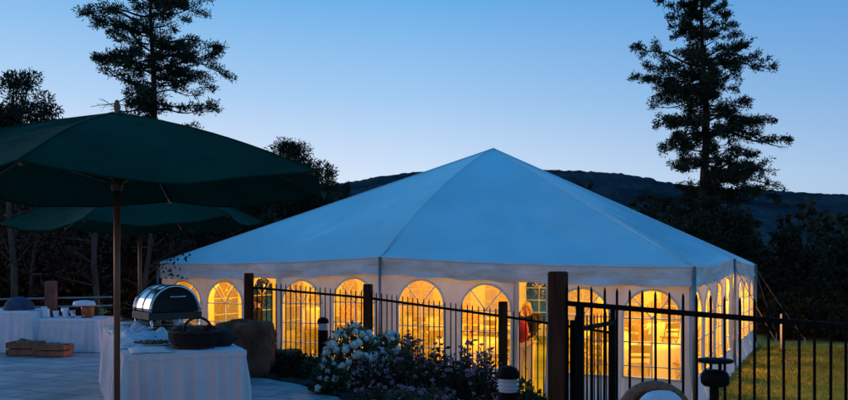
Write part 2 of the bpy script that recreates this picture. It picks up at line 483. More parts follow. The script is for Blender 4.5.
# ------------------------------------------------------------------ inside the tent
def chair_proto():
    t = thing('folding_chair', 'brown folding chair drawn up to a round table inside the glowing tent', 'chair', (0, 0, 0), 'folding chairs inside the tent')
    g = MB(); g.box((0, 0, .45), (.40, .40, .035)); g.build('seat', 'chair_wood', t)
    g = MB(); g.box((0, -.21, .78), (.40, .02, .16), rx=R(8)); g.box((0, -.2, .62), (.38, .018, .05), rx=R(8)); g.build('backrest', 'chair_wood', t)
    for s in (-1, 1):
        g = MB(); g.tube([(s * .2, .2, 0), (s * .2, -.1, .5), (s * .2, -.22, .88)], .016, 6); g.build('leg', 'chair_wood', t)
        g = MB(); g.tube([(s * .18, -.24, 0), (s * .18, .12, .44)], .014, 6); g.build('leg', 'chair_wood', t)
    return t
def table_proto():
    t = thing('round_table', 'round table under a white cloth inside the glowing tent', 'table', (0, 0, 0), 'round tables inside the tent')
    g = MB(); rows = []
    for i, (r, z) in enumerate([(0, .76), (.3, .76), (.6, .758), (.78, .75), (.80, .70), (.82, .5), (.85, .25), (.88, .02)]):
        row = []
        for k in range(49):
            w = 2 * math.pi * (k % 48) / 48; rr = r * (1 + (.045 * math.sin(w * 12) * (1 if i > 3 else 0)) * (i - 3) / 4)
            row.append((math.cos(w) * rr, math.sin(w) * rr, z))
        rows.append(row)
    g.grid(rows); g.build('tablecloth', 'cloth', t, smooth=True)
    return t
def center_proto():
    t = thing('flower_vase', 'tall vase of flowers in the middle of a round table', 'vase', (0, 0, 0), 'flower vases on the round tables')
    g = MB(); g.lathe((0, 0, 0), [(.07, 0), (.05, .02), (.03, .2), (.06, .40)], 12); g.build('vase', 'amber', t, smooth=True)
    g = MB()
    for i in range(120):
        d = runit(); g.quad(Vector((0, 0, .52)) + Vector((d.x, d.y, d.z * .8)) * random.uniform(.08, .24), runit() * .035, runit() * .035)
    g.build('blooms', 'petal_mauve', t)
    return t
tables = [(1.5, 3.0), (5.2, 2.5), (8.6, 2.6), (3.2, 5.8), (7.0, 5.9), (10.2, 5.6), (2.4, 9.3), (7.1, 9.4), (9.8, 8.6)]
tp = cp = vp = None
rnd = random.Random(3)
for (u, v) in tables:
    P = TP(u, v, LAWN)
    if tp is None: tp = table_proto(); tp.location = P
    else: dup(tp, P, rnd.uniform(0, 1))
    if vp is None: vp = center_proto(); vp.location = P + Vector((0, 0, .762))
    else: dup(vp, P + Vector((0, 0, .762)), rnd.uniform(0, 3))
    a0 = rnd.uniform(0, 1)
    for k in range(6):
        w = a0 + k * math.pi / 3; r_ = rnd.uniform(.98, 1.12)
        L_ = P + Vector((math.cos(w) * r_, math.sin(w) * r_, 0)); rz = w + math.pi / 2 + rnd.uniform(-.15, .15)
        if cp is None: cp = chair_proto(); cp.location = L_; cp.rotation_euler = (0, 0, rz)
        else: dup(cp, L_, rz)

# ------------------------------------------------------------------ people
def skin_mesh(name, verts, edges, radii, m, parent, root=0, sub=2):
    me = bpy.data.meshes.new(name); me.from_pydata([tuple(v) for v in verts], edges, [])
    o = bpy.data.objects.new(name, me); COL.objects.link(o); o.parent = parent
    md = o.modifiers.new('skin', 'SKIN'); md.use_smooth_shade = True
    sv = me.skin_vertices[0].data if me.skin_vertices else None
    if sv is None:
        bpy.context.view_layer.objects.active = o
    sv = me.skin_vertices[0].data
    for i, r in enumerate(radii):
        sv[i].radius = (r, r) if not isinstance(r, tuple) else r
        sv[i].use_root = (i == root)
    md2 = o.modifiers.new('sub', 'SUBSURF'); md2.levels = sub; md2.render_levels = sub
    me.materials.append(M[m]); 
    return o
def person(label, loc, rz, hair, top, bottom, long_hair=False, arm=(0.0, 0.0), skirt=False):
    t = thing('person', label, 'person', loc)
    t.rotation_euler = (0, 0, rz)
    o0 = tuple(t['_org']); t['_org'] = (0, 0, 0)
    J = {'pel': (0, 0, .95), 'waist': (0, 0, 1.08), 'chest': (0, -.01, 1.28), 'neckb': (0, 0, 1.42), 'neck': (0, .01, 1.48), 'head': (0, .015, 1.57), 'crown': (0, .01, 1.68)}
    V = []; E = []; Rd = []; I = {}
    def j(n, p, r, par=None):
        I[n] = len(V); V.append(p); Rd.append(r)
        if par: E.append((I[par], I[n]))
    j('pel', J['pel'], (.15, .11)); j('waist', J['waist'], (.125, .10), 'pel'); j('chest', J['chest'], (.15, .11), 'waist'); j('neckb', J['neckb'], .07, 'chest')
    j('neck', J['neck'], .05, 'neckb'); j('head', J['head'], (.075, .09), 'neck'); j('crown', J['crown'], (.065, .075), 'head')
    for s, fl in ((-1, arm[0]), (1, arm[1])):
        n = 'l' if s < 0 else 'r'
        j(n + 'sh', (s * .17, 0, 1.39), .055, 'neckb')
        el = (s * .22, .02 + .10 * fl, 1.12); j(n + 'el', el, .042, n + 'sh')
        wr = (s * (.22 - .10 * fl), .05 + .26 * fl, .89 + .24 * fl); j(n + 'wr', wr, .028, n + 'el')
        pm = (s * (.22 - .12 * fl), .06 + .33 * fl, .82 + .29 * fl); j(n + 'pm', pm, (.036, .022), n + 'wr')
        for k in range(4):
            dx = (k - 1.5) * .018; ln = (.055, .068, .07, .052)[k]
            f1 = (pm[0], pm[1] + dx + .02 * fl, pm[2] - .055 + .05 * fl); f2 = (pm[0] - s * .012, pm[1] + dx + (.02 + ln) * fl, pm[2] - .055 - ln * (1 - fl))
            j(n + 'f%d' % k, f1, .0095, n + 'pm'); j(n + 'g%d' % k, f2, .0075, n + 'f%d' % k)
        j(n + 'th', (pm[0] - s * .03, pm[1] + .03, pm[2] - .03), .009, n + 'pm')
        j(n + 'hip', (s * .09, 0, .90), .09, 'pel'); j(n + 'kn', (s * .10, .02, .49), .058, n + 'hip')
        j(n + 'an', (s * .10, -.01, .09), .038, n + 'kn'); j(n + 'to', (s * .11, .13, .035), .034, n + 'an')
    skin_mesh('body', V, E, Rd, 'skin', t)
    # top
    tv = [(0, 0, .93), (0, 0, 1.08), (0, -.01, 1.28), (0, 0, 1.41)]; te = [(0, 1), (1, 2), (2, 3)]; tr = [(.165, .13), (.145, .12), (.17, .13), .085]
    for s, fl in ((-1, arm[0]), (1, arm[1])):
        b = len(tv); tv += [(s * .175, 0, 1.39), (s * .22, .02 + .10 * fl, 1.12), (s * (.22 - .09 * fl), .045 + .22 * fl, .93 + .2 * fl)]
        te += [(3, b), (b, b + 1), (b + 1, b + 2)]; tr += [.07, .056, .042]
    skin_mesh('top', tv, te, tr, top, t)
    if skirt:
        g = MB(); g.lathe((0, 0, 0), [(.165, 1.0), (.19, .88), (.22, .7), (.27, .46)], 20, sy=.8); g.build('skirt', bottom, t, smooth=True)
    else:
        pv = [(0, 0, .98)]; pe = []; pr = [(.165, .125)]
        for s in (-1, 1):
            b = len(pv); pv += [(s * .09, 0, .90), (s * .10, .02, .49), (s * .10, -.01, .11)]; pe += [(0, b), (b, b + 1), (b + 1, b + 2)]; pr += [.105, .075, .062]
        skin_mesh('trousers', pv, pe, pr, bottom, t)
    for s in (-1, 1):
        g = MB(); g.box((s * .105, .05, .045), (.085, .25, .08)); g.build('shoe', 'black_cloth', t)
        g = MB(); g.ball((s * .032, .092, 1.60), .011, 8, 6); g.build('eye', 'eye', t)
        g = MB(); g.ball((s * .082, .015, 1.585), .026, 8, 6, sc=(.35, .6, 1)); g.build('ear', 'skin', t, smooth=True)
    g = MB(); g.ball((0, .108, 1.575), .018, 8, 6, sc=(.7, 1, 1.2)); g.build('nose', 'skin', t, smooth=True)
    g = MB(); g.ball((0, .097, 1.535), .02, 8, 6, sc=(1.2, .4, .35)); g.build('mouth', 'lip', t, smooth=True)
    g = MB(); g.ball((0, -.012, 1.635), 0.107, 16, 10, .1, sc=(.86, .98, .95), seed=rz)
    if long_hair:
        g.ball((0, -.06, 1.52), .10, 14, 10, .25, sc=(1.0, .6, 1.6), seed=2)
    g.build('hair', hair, t, smooth=True)
    t['_org'] = o0
    return t
def inside(px, D, dz=0): 
    p = at(px, 300, D); return Vector((p.x, p.y, LAWN + dz))
person('person with blonde hair, black top and cream trousers in the doorway beside the thick post', inside(526, 15.6), R(150), 'hair_blonde', 'black_cloth', 'cream_cloth', True, (.9, .2))
bag_p = inside(521.5, 15.25)
g = MB(); g.ball(bag_p + Vector((0, 0, 1.18)), .19, 14, 10, .2, sc=(.8, .6, 1.1)); o = thing('shoulder_bag', 'bright red shoulder bag hanging beside the blonde person in the doorway', 'bag', bag_p + Vector((0, 0, .98)))
g.build('bag_body', 'red_cloth', o, smooth=True)
g = MB(); g.tube([bag_p + Vector((-.1, 0, 1.3)), bag_p + Vector((.0, .1, 1.56)), bag_p + Vector((.10, .2, 1.60)), bag_p + Vector((.1, .1, 1.33))], .012, 6); g.build('strap', 'red_cloth', o, smooth=True)
person('person in a red top seen through the arched window behind the fence post', inside(389, 17.6), R(60), 'hair_dark', 'red_cloth', 'black_cloth', False, (.3, .5))
person('person in a white shirt seen through the arched window above the small bollard light', inside(312, 18.6), R(200), 'hair_dark', 'white_shirt', 'black_cloth', False, (.4, .3))
person('person in dark clothes standing in the doorway nearest the boulder', inside(258, 18.5), R(100), 'hair_dark', 'black_cloth', 'black_cloth', False, (.2, .8))

# ------------------------------------------------------------------ fences
def fence(name, label, posts, pw, tops, rail_d, spacing, pr, bottoms, post_over, pick_over=.12, cat='fence', base=None):
    t = thing(name, label, cat, base or Vector((posts[0].x, posts[0].y, height(posts[0].x, posts[0].y))))
    for i, p in enumerate(posts):
        if pw[i]:
            g = MB(); z0 = height(p.x, p.y) - .1
            dd = (posts[min(i + 1, len(posts) - 1)] - posts[max(0, i - 1)]); rz = math.atan2(dd.y, dd.x)
            zt = tops[i] + post_over[i]
            g.box((p.x, p.y, (z0 + zt) / 2), (pw[i], pw[i], zt - z0), rz)
            g.build('post', 'wood_post', t)
    for i in range(len(posts) - 1):
        a, b = posts[i], posts[i + 1]; L_ = (b - a).length; n_ = int(L_ / spacing); rz = math.atan2(b.y - a.y, b.x - a.x)
        g = MB()
        for k in range(1, n_ + 1):
            q = (k - .3) / n_; p = a.lerp(b, q); zt = tops[i] + (tops[i + 1] - tops[i]) * q; zb = bottoms[i] + (bottoms[i + 1] - bottoms[i]) * q
            lean = random.uniform(-.006, .006)
            g.tube([(p.x, p.y, zb), (p.x + lean, p.y, zt - .025), (p.x + lean, p.y, zt)], [pr, pr, pr * .35], 6)
        def railz(z0, z1):
            va = Vector((a.x, a.y, z0)); vb = Vector((b.x, b.y, z1)); d_ = (vb - va)
            g.box((va + vb) / 2, (d_.length, .03, .034), rz, ry=-math.asin(d_.z / d_.length))
        railz(tops[i] - rail_d, tops[i + 1] - rail_d)
        railz(bottoms[i] + .08, bottoms[i + 1] + .08)
        g.build('picket_panel', 'iron', t)
    return t
fp = [at(100, 264, 13.0), at(249, 264, 12.4), at(368, 264, 11.8), at(503, 264, 11.0), at(613, 264, 10.9)]
fp[0] = at(205, 264, 12.9)
for p in fp: p.z = 0
tops = [1.40, 1.34, 1.20, .98, .76]
fence('iron_fence', 'long black picket fence with square brown posts running past the flower bed', fp[1:], [.108, .108, .112, .11], tops[1:], .10, .08, .0095, [.16, .02, -.25, -.5], [.12, .105, .105, .08])
np_ = [at(558, 264, 5.4), at(900, 264, 4.6), at(1100, 264, 4.2)]
for p in np_: p.z = 0
nt = fence('iron_fence', 'nearer black picket fence with one thick brown post in front of the lawn', np_, [.112, 0, .11], [1.465, 1.34, 1.22], .125, .081, .0085, [.12, .1, .05], [.085, 0, .1])
ga = at(573, 264, 5.55); gb = at(613, 264, 7.1); ga.z = gb.z = 0
gt = fence('picket_gate', 'narrow black picket gate standing open behind the thick brown post', [ga, gb], [0, 0], [1.24, 1.18], .10, .135, .0055, [.08, -.05], [0, 0], cat='gate')
for q in (.004, .996):
    g = MB(); p = ga.lerp(gb, q); g.box((p.x, p.y, .64), (.04, .04, 1.14), math.atan2(gb.y - ga.y, gb.x - ga.x)); g.build('gate_stile', 'iron', gt)
# steel strap & hinge strip beside the thick post
g = MB(); q = np_[0].lerp(np_[1], .075); g.box((q.x, q.y, .70), (.05, .04, 1.25), math.atan2(-.8, 1.836)); g.build('hinge_bar', 'iron', nt)
# far railing on the left
t = thing('pipe_railing', 'pale two-bar railing with a reddish brown post behind the buffet tables', 'railing', at(51, 353, 15.6))
for zz, y_ in ((0, 299), (1, 307.5)):
    a = at(-60, y_ + 1.5, 15.6); b = at(112, y_ - 2, 15.6); g = MB(); g.tube([a, b], .022, 6); g.build('rail', 'alu', t, smooth=True)
pz = at(51, 281, 15.4); g = MB(); g.box((pz.x, pz.y, (pz.z - .4) / 2 + .0), (.19, .19, pz.z + .4), .2); g.build('post', mat('reddish_post', (.17, .06, .035), .8, .4, 5.), t)
pz = at(-30, 281, 15.4); g = MB(); g.box((pz.x, pz.y, (pz.z - .4) / 2 + .0), (.19, .19, pz.z + .4), .2); g.build('post', M['wood_post'], t)

# ------------------------------------------------------------------ umbrellas
def umbrella(label, cx, cy, zr, R_, ph0, apex, droop):
    t = thing('patio_umbrella', label, 'umbrella', (cx, cy, 0.012), 'green patio umbrellas')
    g = MB(); g.tube([(cx, cy, .02), (cx, cy, apex - .02)], .024, 12); g.build('pole', 'pole_wood', t, smooth=True)
    g = MB(); g.lathe((cx, cy, apex - .03), [(.03, 0), (.035, .02), (.02, .04), (.03, .08), (.012, .13)], 10); g.build('finial', 'pole_wood', t, smooth=True)
    g = MB(); g.lathe((cx, cy, .012), [(.28, 0), (.28, .05), (.24, .07), (.05, .08), (.045, .3)], 20); g.build('base', 'iron', t)
    g = MB(); NSEG = 14
    V_ = [Vector((cx + R_ * math.cos(R(ph0 + 60 * k)), cy + R_ * math.sin(R(ph0 + 60 * k)), zr[k])) for k in range(6)]
    top = Vector((cx, cy, apex))
    def surf(k, q, t_):
        A, B = V_[k], V_[(k + 1) % 6]
        p = top.lerp(A.lerp(B, q), t_)
        bulge = .05 * math.sin(math.pi * t_)
        sag = droop * math.sin(math.pi * q) * t_ ** 1.6
        wr = .04 * mnoise.noise(Vector((q * 4 + k * 3, t_ * 5, cx))) * math.sin(math.pi * q)
        return p + Vector((0, 0, bulge - sag + wr))
    for k in range(6):
        g.grid([[surf(k, j / NSEG, .02 + .98 * i / NSEG) for j in range(NSEG + 1)] for i in range(NSEG + 1)])
    g.build('canopy', 'green', t, smooth=True)
    for k in range(6):
        g = MB(); g.tube([surf(k, 0, .03 + .965 * i / 12) + Vector((0, 0, .002)) for i in range(13)], .007, 5); g.build('seam', 'green', t, smooth=True)
        g = MB(); g.tube([surf(k, j / 14, 1.) for j in range(15)], .008, 5); g.build('hem', 'green', t, smooth=True)
    hub = Vector((cx, cy, apex - .55)); 
    for k in range(6):
        r_ = MB(); r_.tube([top - Vector((0, 0, .08))] + [surf(k, 0, q) - Vector((0, 0, .03)) for q in (.3, .6, .85, .99)], .011, 6)
        ro = r_.build('rib', 'pole_wood', t, smooth=True)
        s_ = MB(); s_.tube([hub, surf(k, 0, .55) - Vector((0, 0, .04))], .009, 6); s_.build('strut', 'pole_wood', ro, smooth=True)
    g = MB(); g.lathe(hub - Vector((0, 0, .05)), [(.04, 0), (.045, .05), (.04, .1)], 12); g.build('hub', 'pole_wood', t, smooth=True)
    return t
umbrella('large dark green patio umbrella on a wooden pole in front of the buffet table', at(117, 0, 6.2).x, 6.2, [2.17, 2.235, 2.24, 2.23, 2.22, 2.2], 1.82, -85, 2.77, .095)
umbrella('lower green patio umbrella behind the first, in front of the dark trees', at(140, 0, 10.5).x, 10.5, [2.10, 2.20, 2.21, 2.15, 2.12, 2.10], 1.62, -92, 2.70, .10)

# ------------------------------------------------------------------ buffet tables
def skirted_table(label, A, wd, W, L_, H, flare=.05, seed=0, group=None):
    wd = Vector((*wd, 0)).normalized(); ld = Vector((-wd.y, wd.x, 0)); A = Vector((A[0], A[1], .012))
    t = thing('buffet_table', label, 'table', A)
    per = [(0, 0), (W, 0), (W, L_), (0, L_), (0, 0)]
    norms = [(0, -1), (1, 0), (0, 1), (-1, 0)]
    loop = []
    rr = random.Random(seed)
    for k in range(4):
        a, b = per[k], per[k + 1]; ln = math.hypot(b[0] - a[0], b[1] - a[1]); n_ = int(ln / .012)
        for i in range(n_):
            q = i / n_; x = a[0] + (b[0] - a[0]) * q; y = a[1] + (b[1] - a[1]) * q
            nx, ny = norms[k]
            if i == 0: px_, py_ = norms[k - 1]; nx, ny = (nx + px_) * .7, (ny + py_) * .7
            loop.append((x, y, nx, ny, q * ln + k * 1.37))
    rows = []
    for r_ in range(9):
        q = r_ / 8; row = []
        for (x, y, nx, ny, s) in loop + loop[:1]:
            ph = s * 50 + 5 * mnoise.noise(Vector((s * 1.7, seed, 0))) + 1.6 * mnoise.noise(Vector((s * 7, seed, 2)))
            amp = .014 + .052 * min(1, q * 2.2) * (.6 + .6 * mnoise.noise(Vector((s * 3, seed + 4, q * .6))))
            o = (1 - 2 * abs(math.sin(ph * .5)) ** .8) * amp + flare * q + .012
            p = A + wd * (x + nx * o) + ld * (y + ny * o) + Vector((0, 0, H - .004 - (H - .012) * q))
            row.append(p)
        rows.append(row)
    g = MB(); g.grid(rows); g.build('skirt', 'cloth', t, smooth=True)
    g = MB(); na, nb = int(W / .05), int(L_ / .05); rows = []
    for j in range(nb + 1):
        row = []
        for i in range(na + 1):
            x = -.016 + (W + .032) * i / na; y = -.016 + (L_ + .032) * j / nb
            row.append(A + wd * x + ld * y + Vector((0, 0, H + .003 + .004 * mnoise.noise(Vector((x * 6, y * 6, seed))))))
        rows.append(row)
    rows = [[p + Vector((0, 0, -.05)) for p in rows[0]]] + rows + [[p + Vector((0, 0, -.05)) for p in rows[-1]]]
    g.grid(rows); g.build('tabletop', 'cloth', t, smooth=True)
    for x, y in ((.1, .1), (W - .1, .1), (W - .1, L_ - .1), (.1, L_ - .1)):
        p = A + wd * x + ld * y; g = MB(); g.tube([p, p + Vector((0, 0, H - .01))], .016, 6); g.build('leg', 'alu', t)
    return t, (lambda a, b, z=0.: A + wd * a + ld * b + Vector((0, 0, H + .008 + z)))
_, TB = skirted_table('long buffet table with pleated white skirt standing by the umbrella pole', (-2.72, 7.3), (.91, .41), 1.08, 4.1, .75, .05, 1)
_, T1 = skirted_table('white skirted side table at the patio edge with the dark blue bundle on top', (at(-60, 0, 14.3).x, 14.25), (1, .0), (30 + 60) / F * 14.3, .75, .75, .03, 2)
_, T2 = skirted_table('lower white skirted table at the patio edge carrying the amber drink dispenser', (at(35, 0, 14.45).x, 14.45), (1, -.03), (98 - 35) / F * 14.4, .7, .60, .07, 3)

# crumpled cloth / film over the near table
def crumple(name, label, cat, P, a0, a1, b0, b1, hgt, seed, m='film', st=.035, drop=0.):
    g = MB(); rows = []
    na, nb = max(3, int((a1 - a0) / st)), max(3, int((b1 - b0) / st))
    for j in range(nb + 1):
        row = []
        for i in range(na + 1):
            qa, qb = i / na, j / nb
            a = a0 + (a1 - a0) * qa + .05 * mnoise.noise(Vector((qb * 4, seed, 1))); b = b0 + (b1 - b0) * qb + .05 * mnoise.noise(Vector((qa * 4, seed, 2)))
            e = min(qa, 1 - qa, qb, 1 - qb) * 4; e = min(1, e)
            z = hgt * e * (.35 + abs(mnoise.noise(Vector((a * 5, b * 5, seed)))) * 1.3 + .5 * abs(mnoise.noise(Vector((a * 13, b * 13, seed)))))
            row.append(P(a, b, .004 + max(0, z)))
        rows.append(row)
    g.grid(rows); o = g.build(name, m, smooth=True, thick=.004)
    return tag(o, label, cat)
crumple('crumpled_cloth', 'crumpled pale blue cloth heaped along the left side of the long buffet table', 'cloth', TB, -.02, .66, .55, 3.6, .10, 3)
crumple('table_runner', 'thin wrinkled white napkin lying at the front corner of the long buffet table', 'napkin', TB, .05, .42, .08, .62, .02, 8, 'cloth')

# roll-top chafing dish
def chafing(P, label, ax, Rr, Ln):
    t = thing('chafing_dish', label, 'chafing dish', P)
    ax = Vector((*ax, 0)).normalized(); sd = Vector((-ax.y, ax.x, 0)); up = Vector((0, 0, 1)); zc = .25
    g = MB(); rows = []
    for i in range(9):
        s = Ln * i / 8; rows.append([P + ax * s + sd * (Rr * math.cos(math.pi * k / 24)) + up * (zc + Rr * 1.02 * math.sin(math.pi * k / 24)) for k in range(25)])
    g.grid(rows); g.build('roll_top', 'chrome', t, smooth=True, thick=.012)
    for s, rad in ((0., .024), (Ln, .024), (Ln * .5, .014)):
        g = MB(); g.tube([P + ax * s + sd * (Rr * 1.015 * math.cos(math.pi * k / 20)) + up * (zc + Rr * 1.03 * math.sin(math.pi * k / 20)) for k in range(21)], rad, 8); g.build('rim', 'chrome', t, smooth=True)
    for s in (.012, Ln - .012):
        g = MB(); c = P + ax * s + up * zc; g.v.append(tuple(c))
        for k in range(25): g.v.append(tuple(c + sd * (Rr * .98 * math.cos(math.pi * k / 24)) + up * (Rr * .99 * math.sin(math.pi * k / 24)) - ax * (.05 * math.sin(math.pi * k / 24)) * (1 if s < .1 else -1)))
        g.f += [(0, k, k + 1) for k in range(1, 25)]
        g.build('end_panel', 'darkglass', t, smooth=True)
    rz = math.atan2(ax.y, ax.x)
    g = MB(); g.box(P + ax * (Ln / 2) + up * (zc - .05), (Ln + .04, Rr * 2 + .06, .09), rz); g.build('water_pan', 'darkglass', t)
    g = MB(); g.box(P + ax * (Ln / 2) + up * .085, (Ln - .1, Rr * 1.5, .02), rz); g.build('shelf', 'chrome', t)
    for s in (0, Ln):
        for w in (-1, 1):
            p = P + ax * s + sd * (w * Rr * 1.0); g = MB(); g.tube([p, p + up * .06 - sd * .02 * w, p + up * (zc - .02)], .016, 8); g.build('leg', 'chrome', t, smooth=True)
    g = MB(); p = P - ax * .05 + up * (zc + Rr * .62); g.tube([p - sd * .09, p - sd * .09 - ax * .05, p + sd * .09 - ax * .05, p + sd * .09], .011, 8); g.build('handle', 'chrome', t, smooth=True)
    for k in (.3, .7):
        p = P + ax * Ln * k + up * .095; g = MB(); g.lathe(p, [(.04, 0), (.04, .06), (.03, .065)], 12); g.build('burner', 'alu', t, smooth=True)
chafing(TB(.72, 2.35), 'domed steel roll-top chafing dish standing on the long buffet table', (-.62, .78), .30, .55)

# wicker basket
P = TB(.66, .42)
t = thing('wicker_basket', 'dark wicker basket with a round handle near the front of the long buffet table', 'basket', P)
g = MB(); rows = []
for i in range(15):
    q = i / 14; r = .17 + .06 * math.sin(q * 2.2); row = []
    for k in range(49):
        w = 2 * math.pi * (k % 48) / 48; rr = r + .008 * (1 if (k // 2 + i) % 2 else -1)
        row.append(P + Vector((math.cos(w) * rr * 1.05, math.sin(w) * rr * .85, .155 * q)))
    rows.append(row)
g.grid(rows); g.lathe(P + Vector((0, 0, .01)), [(.17, 0), (.17, .02)], 24); g.build('basket_body', 'wicker', t)
for r, z, rad in ((.225, .16, .018), (.19, .01, .014)):
    g = MB(); g.tube([P + Vector((math.cos(w) * r * 1.05, math.sin(w) * r * .85, z + .006 * math.sin(w * 12))) for w in [2 * math.pi * k / 40 for k in range(41)]], rad, 6, False); g.build('rim', 'wicker', t, smooth=True)
g = MB(); g.tube([P + Vector((.05 + .13 * math.cos(w), -.03 + .05 * math.cos(w), .15 + .15 * math.sin(w))) for w in [math.pi * k / 16 for k in range(17)]], .013, 6); g.build('handle', 'wicker', t, smooth=True)
rb = random.Random(5)
for k in range(7):
    o = MB(); p = P + Vector((rb.uniform(-.14, .16), rb.uniform(-.1, .1), .155 + rb.uniform(0, .03))); o.ball(p, .062, 12, 8, .25, seed=k, sc=(1.25, .9, .7))
    tag(o.build('bread_roll', 'wicker' if k % 3 else 'food', smooth=True), 'dark bread roll heaped in the wicker basket', 'bread', 'bread rolls in the basket')
# second lower dark bundle right of the basket
o = MB(); o.ball(TB(.93, .52, .07), .13, 16, 10, .4, (1.3, .8, .7), 9); tag(o.build('cloth_bundle', 'black_cloth', smooth=True), 'small black cloth bundle leaning against the right side of the wicker basket', 'bundle')
def platter(P, r, label, food=True, seed=0, sx=1.35):
    t = thing('platter', label, 'platter', P)
    g = MB(); g.lathe(P, [(r * .6, 0), (r * .75, .008), (r, .022), (r * .98, .028), (r * .72, .014), (.001, .012)], 32, sx=sx); g.build('dish', 'chrome' if seed % 2 else 'white_plastic', t, smooth=True)
    if food:
        g = MB(); r_ = random.Random(seed)
        for k in range(46):
            a = r_.uniform(0, 6.3); q = r * .66 * math.sqrt(r_.random()); g.ball(P + Vector((math.cos(a) * q * sx, math.sin(a) * q, .02 + r_.uniform(0, .02))), r_.uniform(.014, .026), 6, 4, .3, seed=k)
        g.build('food', 'food', t, smooth=True)
platter(TB(.30, .78), .19, 'round platter of picked-over food nearest the front corner of the buffet table', True, 1)
platter(TB(.42, 1.22), .20, 'oval platter of dark food beside the crumpled cloth on the buffet table', True, 2)
platter(TB(.82, 1.45), .17, 'steel tray lying in front of the chafing dish on the buffet table', False, 3, 1.8)
for k, (a, b) in enumerate([(.55, 1.9), (.25, 2.9), (.85, 3.5), (.3, 3.6)]):
    P = TB(a, b); t = thing('serving_bowl', ['dark serving bowl standing left of the chafing dish', 'pale bowl set among the crumpled cloth', 'steel bowl behind the chafing dish', 'dark bowl at the far end of the buffet table'][k], 'bowl', P)
    g = MB(); g.lathe(P, [(.06, 0), (.07, .01), (.13, .07), (.155, .11), (.148, .112), (.12, .07), (.06, .02), (.001, .015)], 24); g.build('bowl', ['darkglass', 'white_plastic', 'chrome', 'darkglass'][k], t, smooth=True)
    g = MB(); g.tube([P + Vector((.05, .02, .05)), P + Vector((.2, .06, .19))], [.02, .008], 6); g.build('spoon', 'chrome', t, smooth=True)

# goods on the far tables
p = at(19, 311, 14.5); p.z = .77
g = MB(); rows = []
for i in range(10):
    th = math.pi / 2 * i / 9
    rows.append([p + Vector((math.cos(w) * .27 * math.cos(th) * (1 + .12 * mnoise.noise(Vector((math.cos(w) * 2, math.sin(w) * 2, i * .3)))), math.sin(w) * .22 * math.cos(th), .24 * math.sin(th) + .015 * mnoise.noise(Vector((w * 2, i * .6, 3))))) for w in [2 * math.pi * k / 28 for k in range(29)]])
g.grid(rows); tag(g.build('cloth_heap', 'navy', smooth=True), 'dark blue rounded cloth heap on the leftmost skirted table', 'bundle')
P = T2((82 - 35) / F * 14.4, .25); t = thing('drink_dispenser', 'amber drink dispenser with a wide white lid on the lower far table', 'drink dispenser', P)
g = MB(); g.lathe(P, [(.10, 0), (.105, .02), (.11, .2), (.10, .22)], 20); g.build('tank', 'amber', t, smooth=True)
g = MB(); g.lathe(P + Vector((-.06, 0, .215)), [(.19, 0), (.20, .02), (.18, .08), (.06, .10)], 20); g.build('lid', 'white_plastic', t, smooth=True)
g = MB(); g.tube([P + Vector((0, -.10, .05)), P + Vector((0, -.16, .05)), P + Vector((0, -.16, .02))], .012, 8); g.build('tap', 'alu', t)
for k, (px, h, r, m) in enumerate([(36, .20, .05, 'white_plastic'), (46, .12, .055, 'white_plastic'), (52, .17, .05, 'chrome'), (58, .18, .055, 'white_plastic'), (63, .13, .05, 'chrome'), (41, .15, .06, 'navy')]):
    P = T2((px - 35) / F * 14.4 + .05, .2 + .08 * (k % 3)); g = MB(); g.lathe(P, [(r * .75, 0), (r * .8, .01), (r, h), (r * .96, h), (r * .7, .02)], 16)
    tag(g.build('drink_cup', m, smooth=True), ['tall white cup at the left end of the lower far table', 'short white cup second from the left on the lower far table', 'steel tumbler in the middle of the cups on the lower far table', 'tall white cup next to the dispenser end of the cups', 'short steel tumbler nearest the drink dispenser', 'dark blue cup between the two leftmost white cups'][k], 'cup')
for k, (x0, x1, y_, h, rz) in enumerate([(12, 40, 356, .24, .06), (39, 68, 357, .21, -.06)]):
    D = EYE * F / (y_ - HY); c = at((x0 + x1) / 2, y_, D); w = (x1 - x0) / F * D
    t = thing('wooden_crate', ['low brown wooden crate on the patio in front of the dark blue bundle table', 'low brown wooden crate nearest the right end of the far tables', 'small brown crate half hidden behind the two low crates'][k], 'crate', (c.x, c.y, .014))
    for zz in range(2):
        for s in (-1, 1):
            g = MB(); cc = Matrix.Rotation(rz, 3, 'Z') @ Vector((0, s * .16, 0)); g.box(Vector((c.x, c.y, .014 + h * (.27 + .5 * zz))) + cc, (w, .02, h * .42), rz); g.build('slat', 'terracotta', t)
            g = MB(); cc = Matrix.Rotation(rz, 3, 'Z') @ Vector((s * (w / 2 + .012), 0, 0)); g.box(Vector((c.x, c.y, .014 + h * (.27 + .5 * zz))) + cc, (.02, .36, h * .42), rz); g.build('end_board', 'terracotta', t)
    g = MB(); g.box((c.x, c.y, .03), (w - .02, .3, .02), rz); g.build('bottom_board', 'terracotta', t)
    o = crumple('sack', ['brown sack folded in the crate before the dark blue bundle table', 'brown sack folded in the crate nearest the right end of the far tables', 'brown sack in the half hidden crate'][k], 'sack', lambda a, b, z=0., c=c, h=h: Vector((c.x + a, c.y + b, h * .82 + z)), -w * .45, w * .45, -.13, .13, .09, k + 20, 'terracotta', .03)

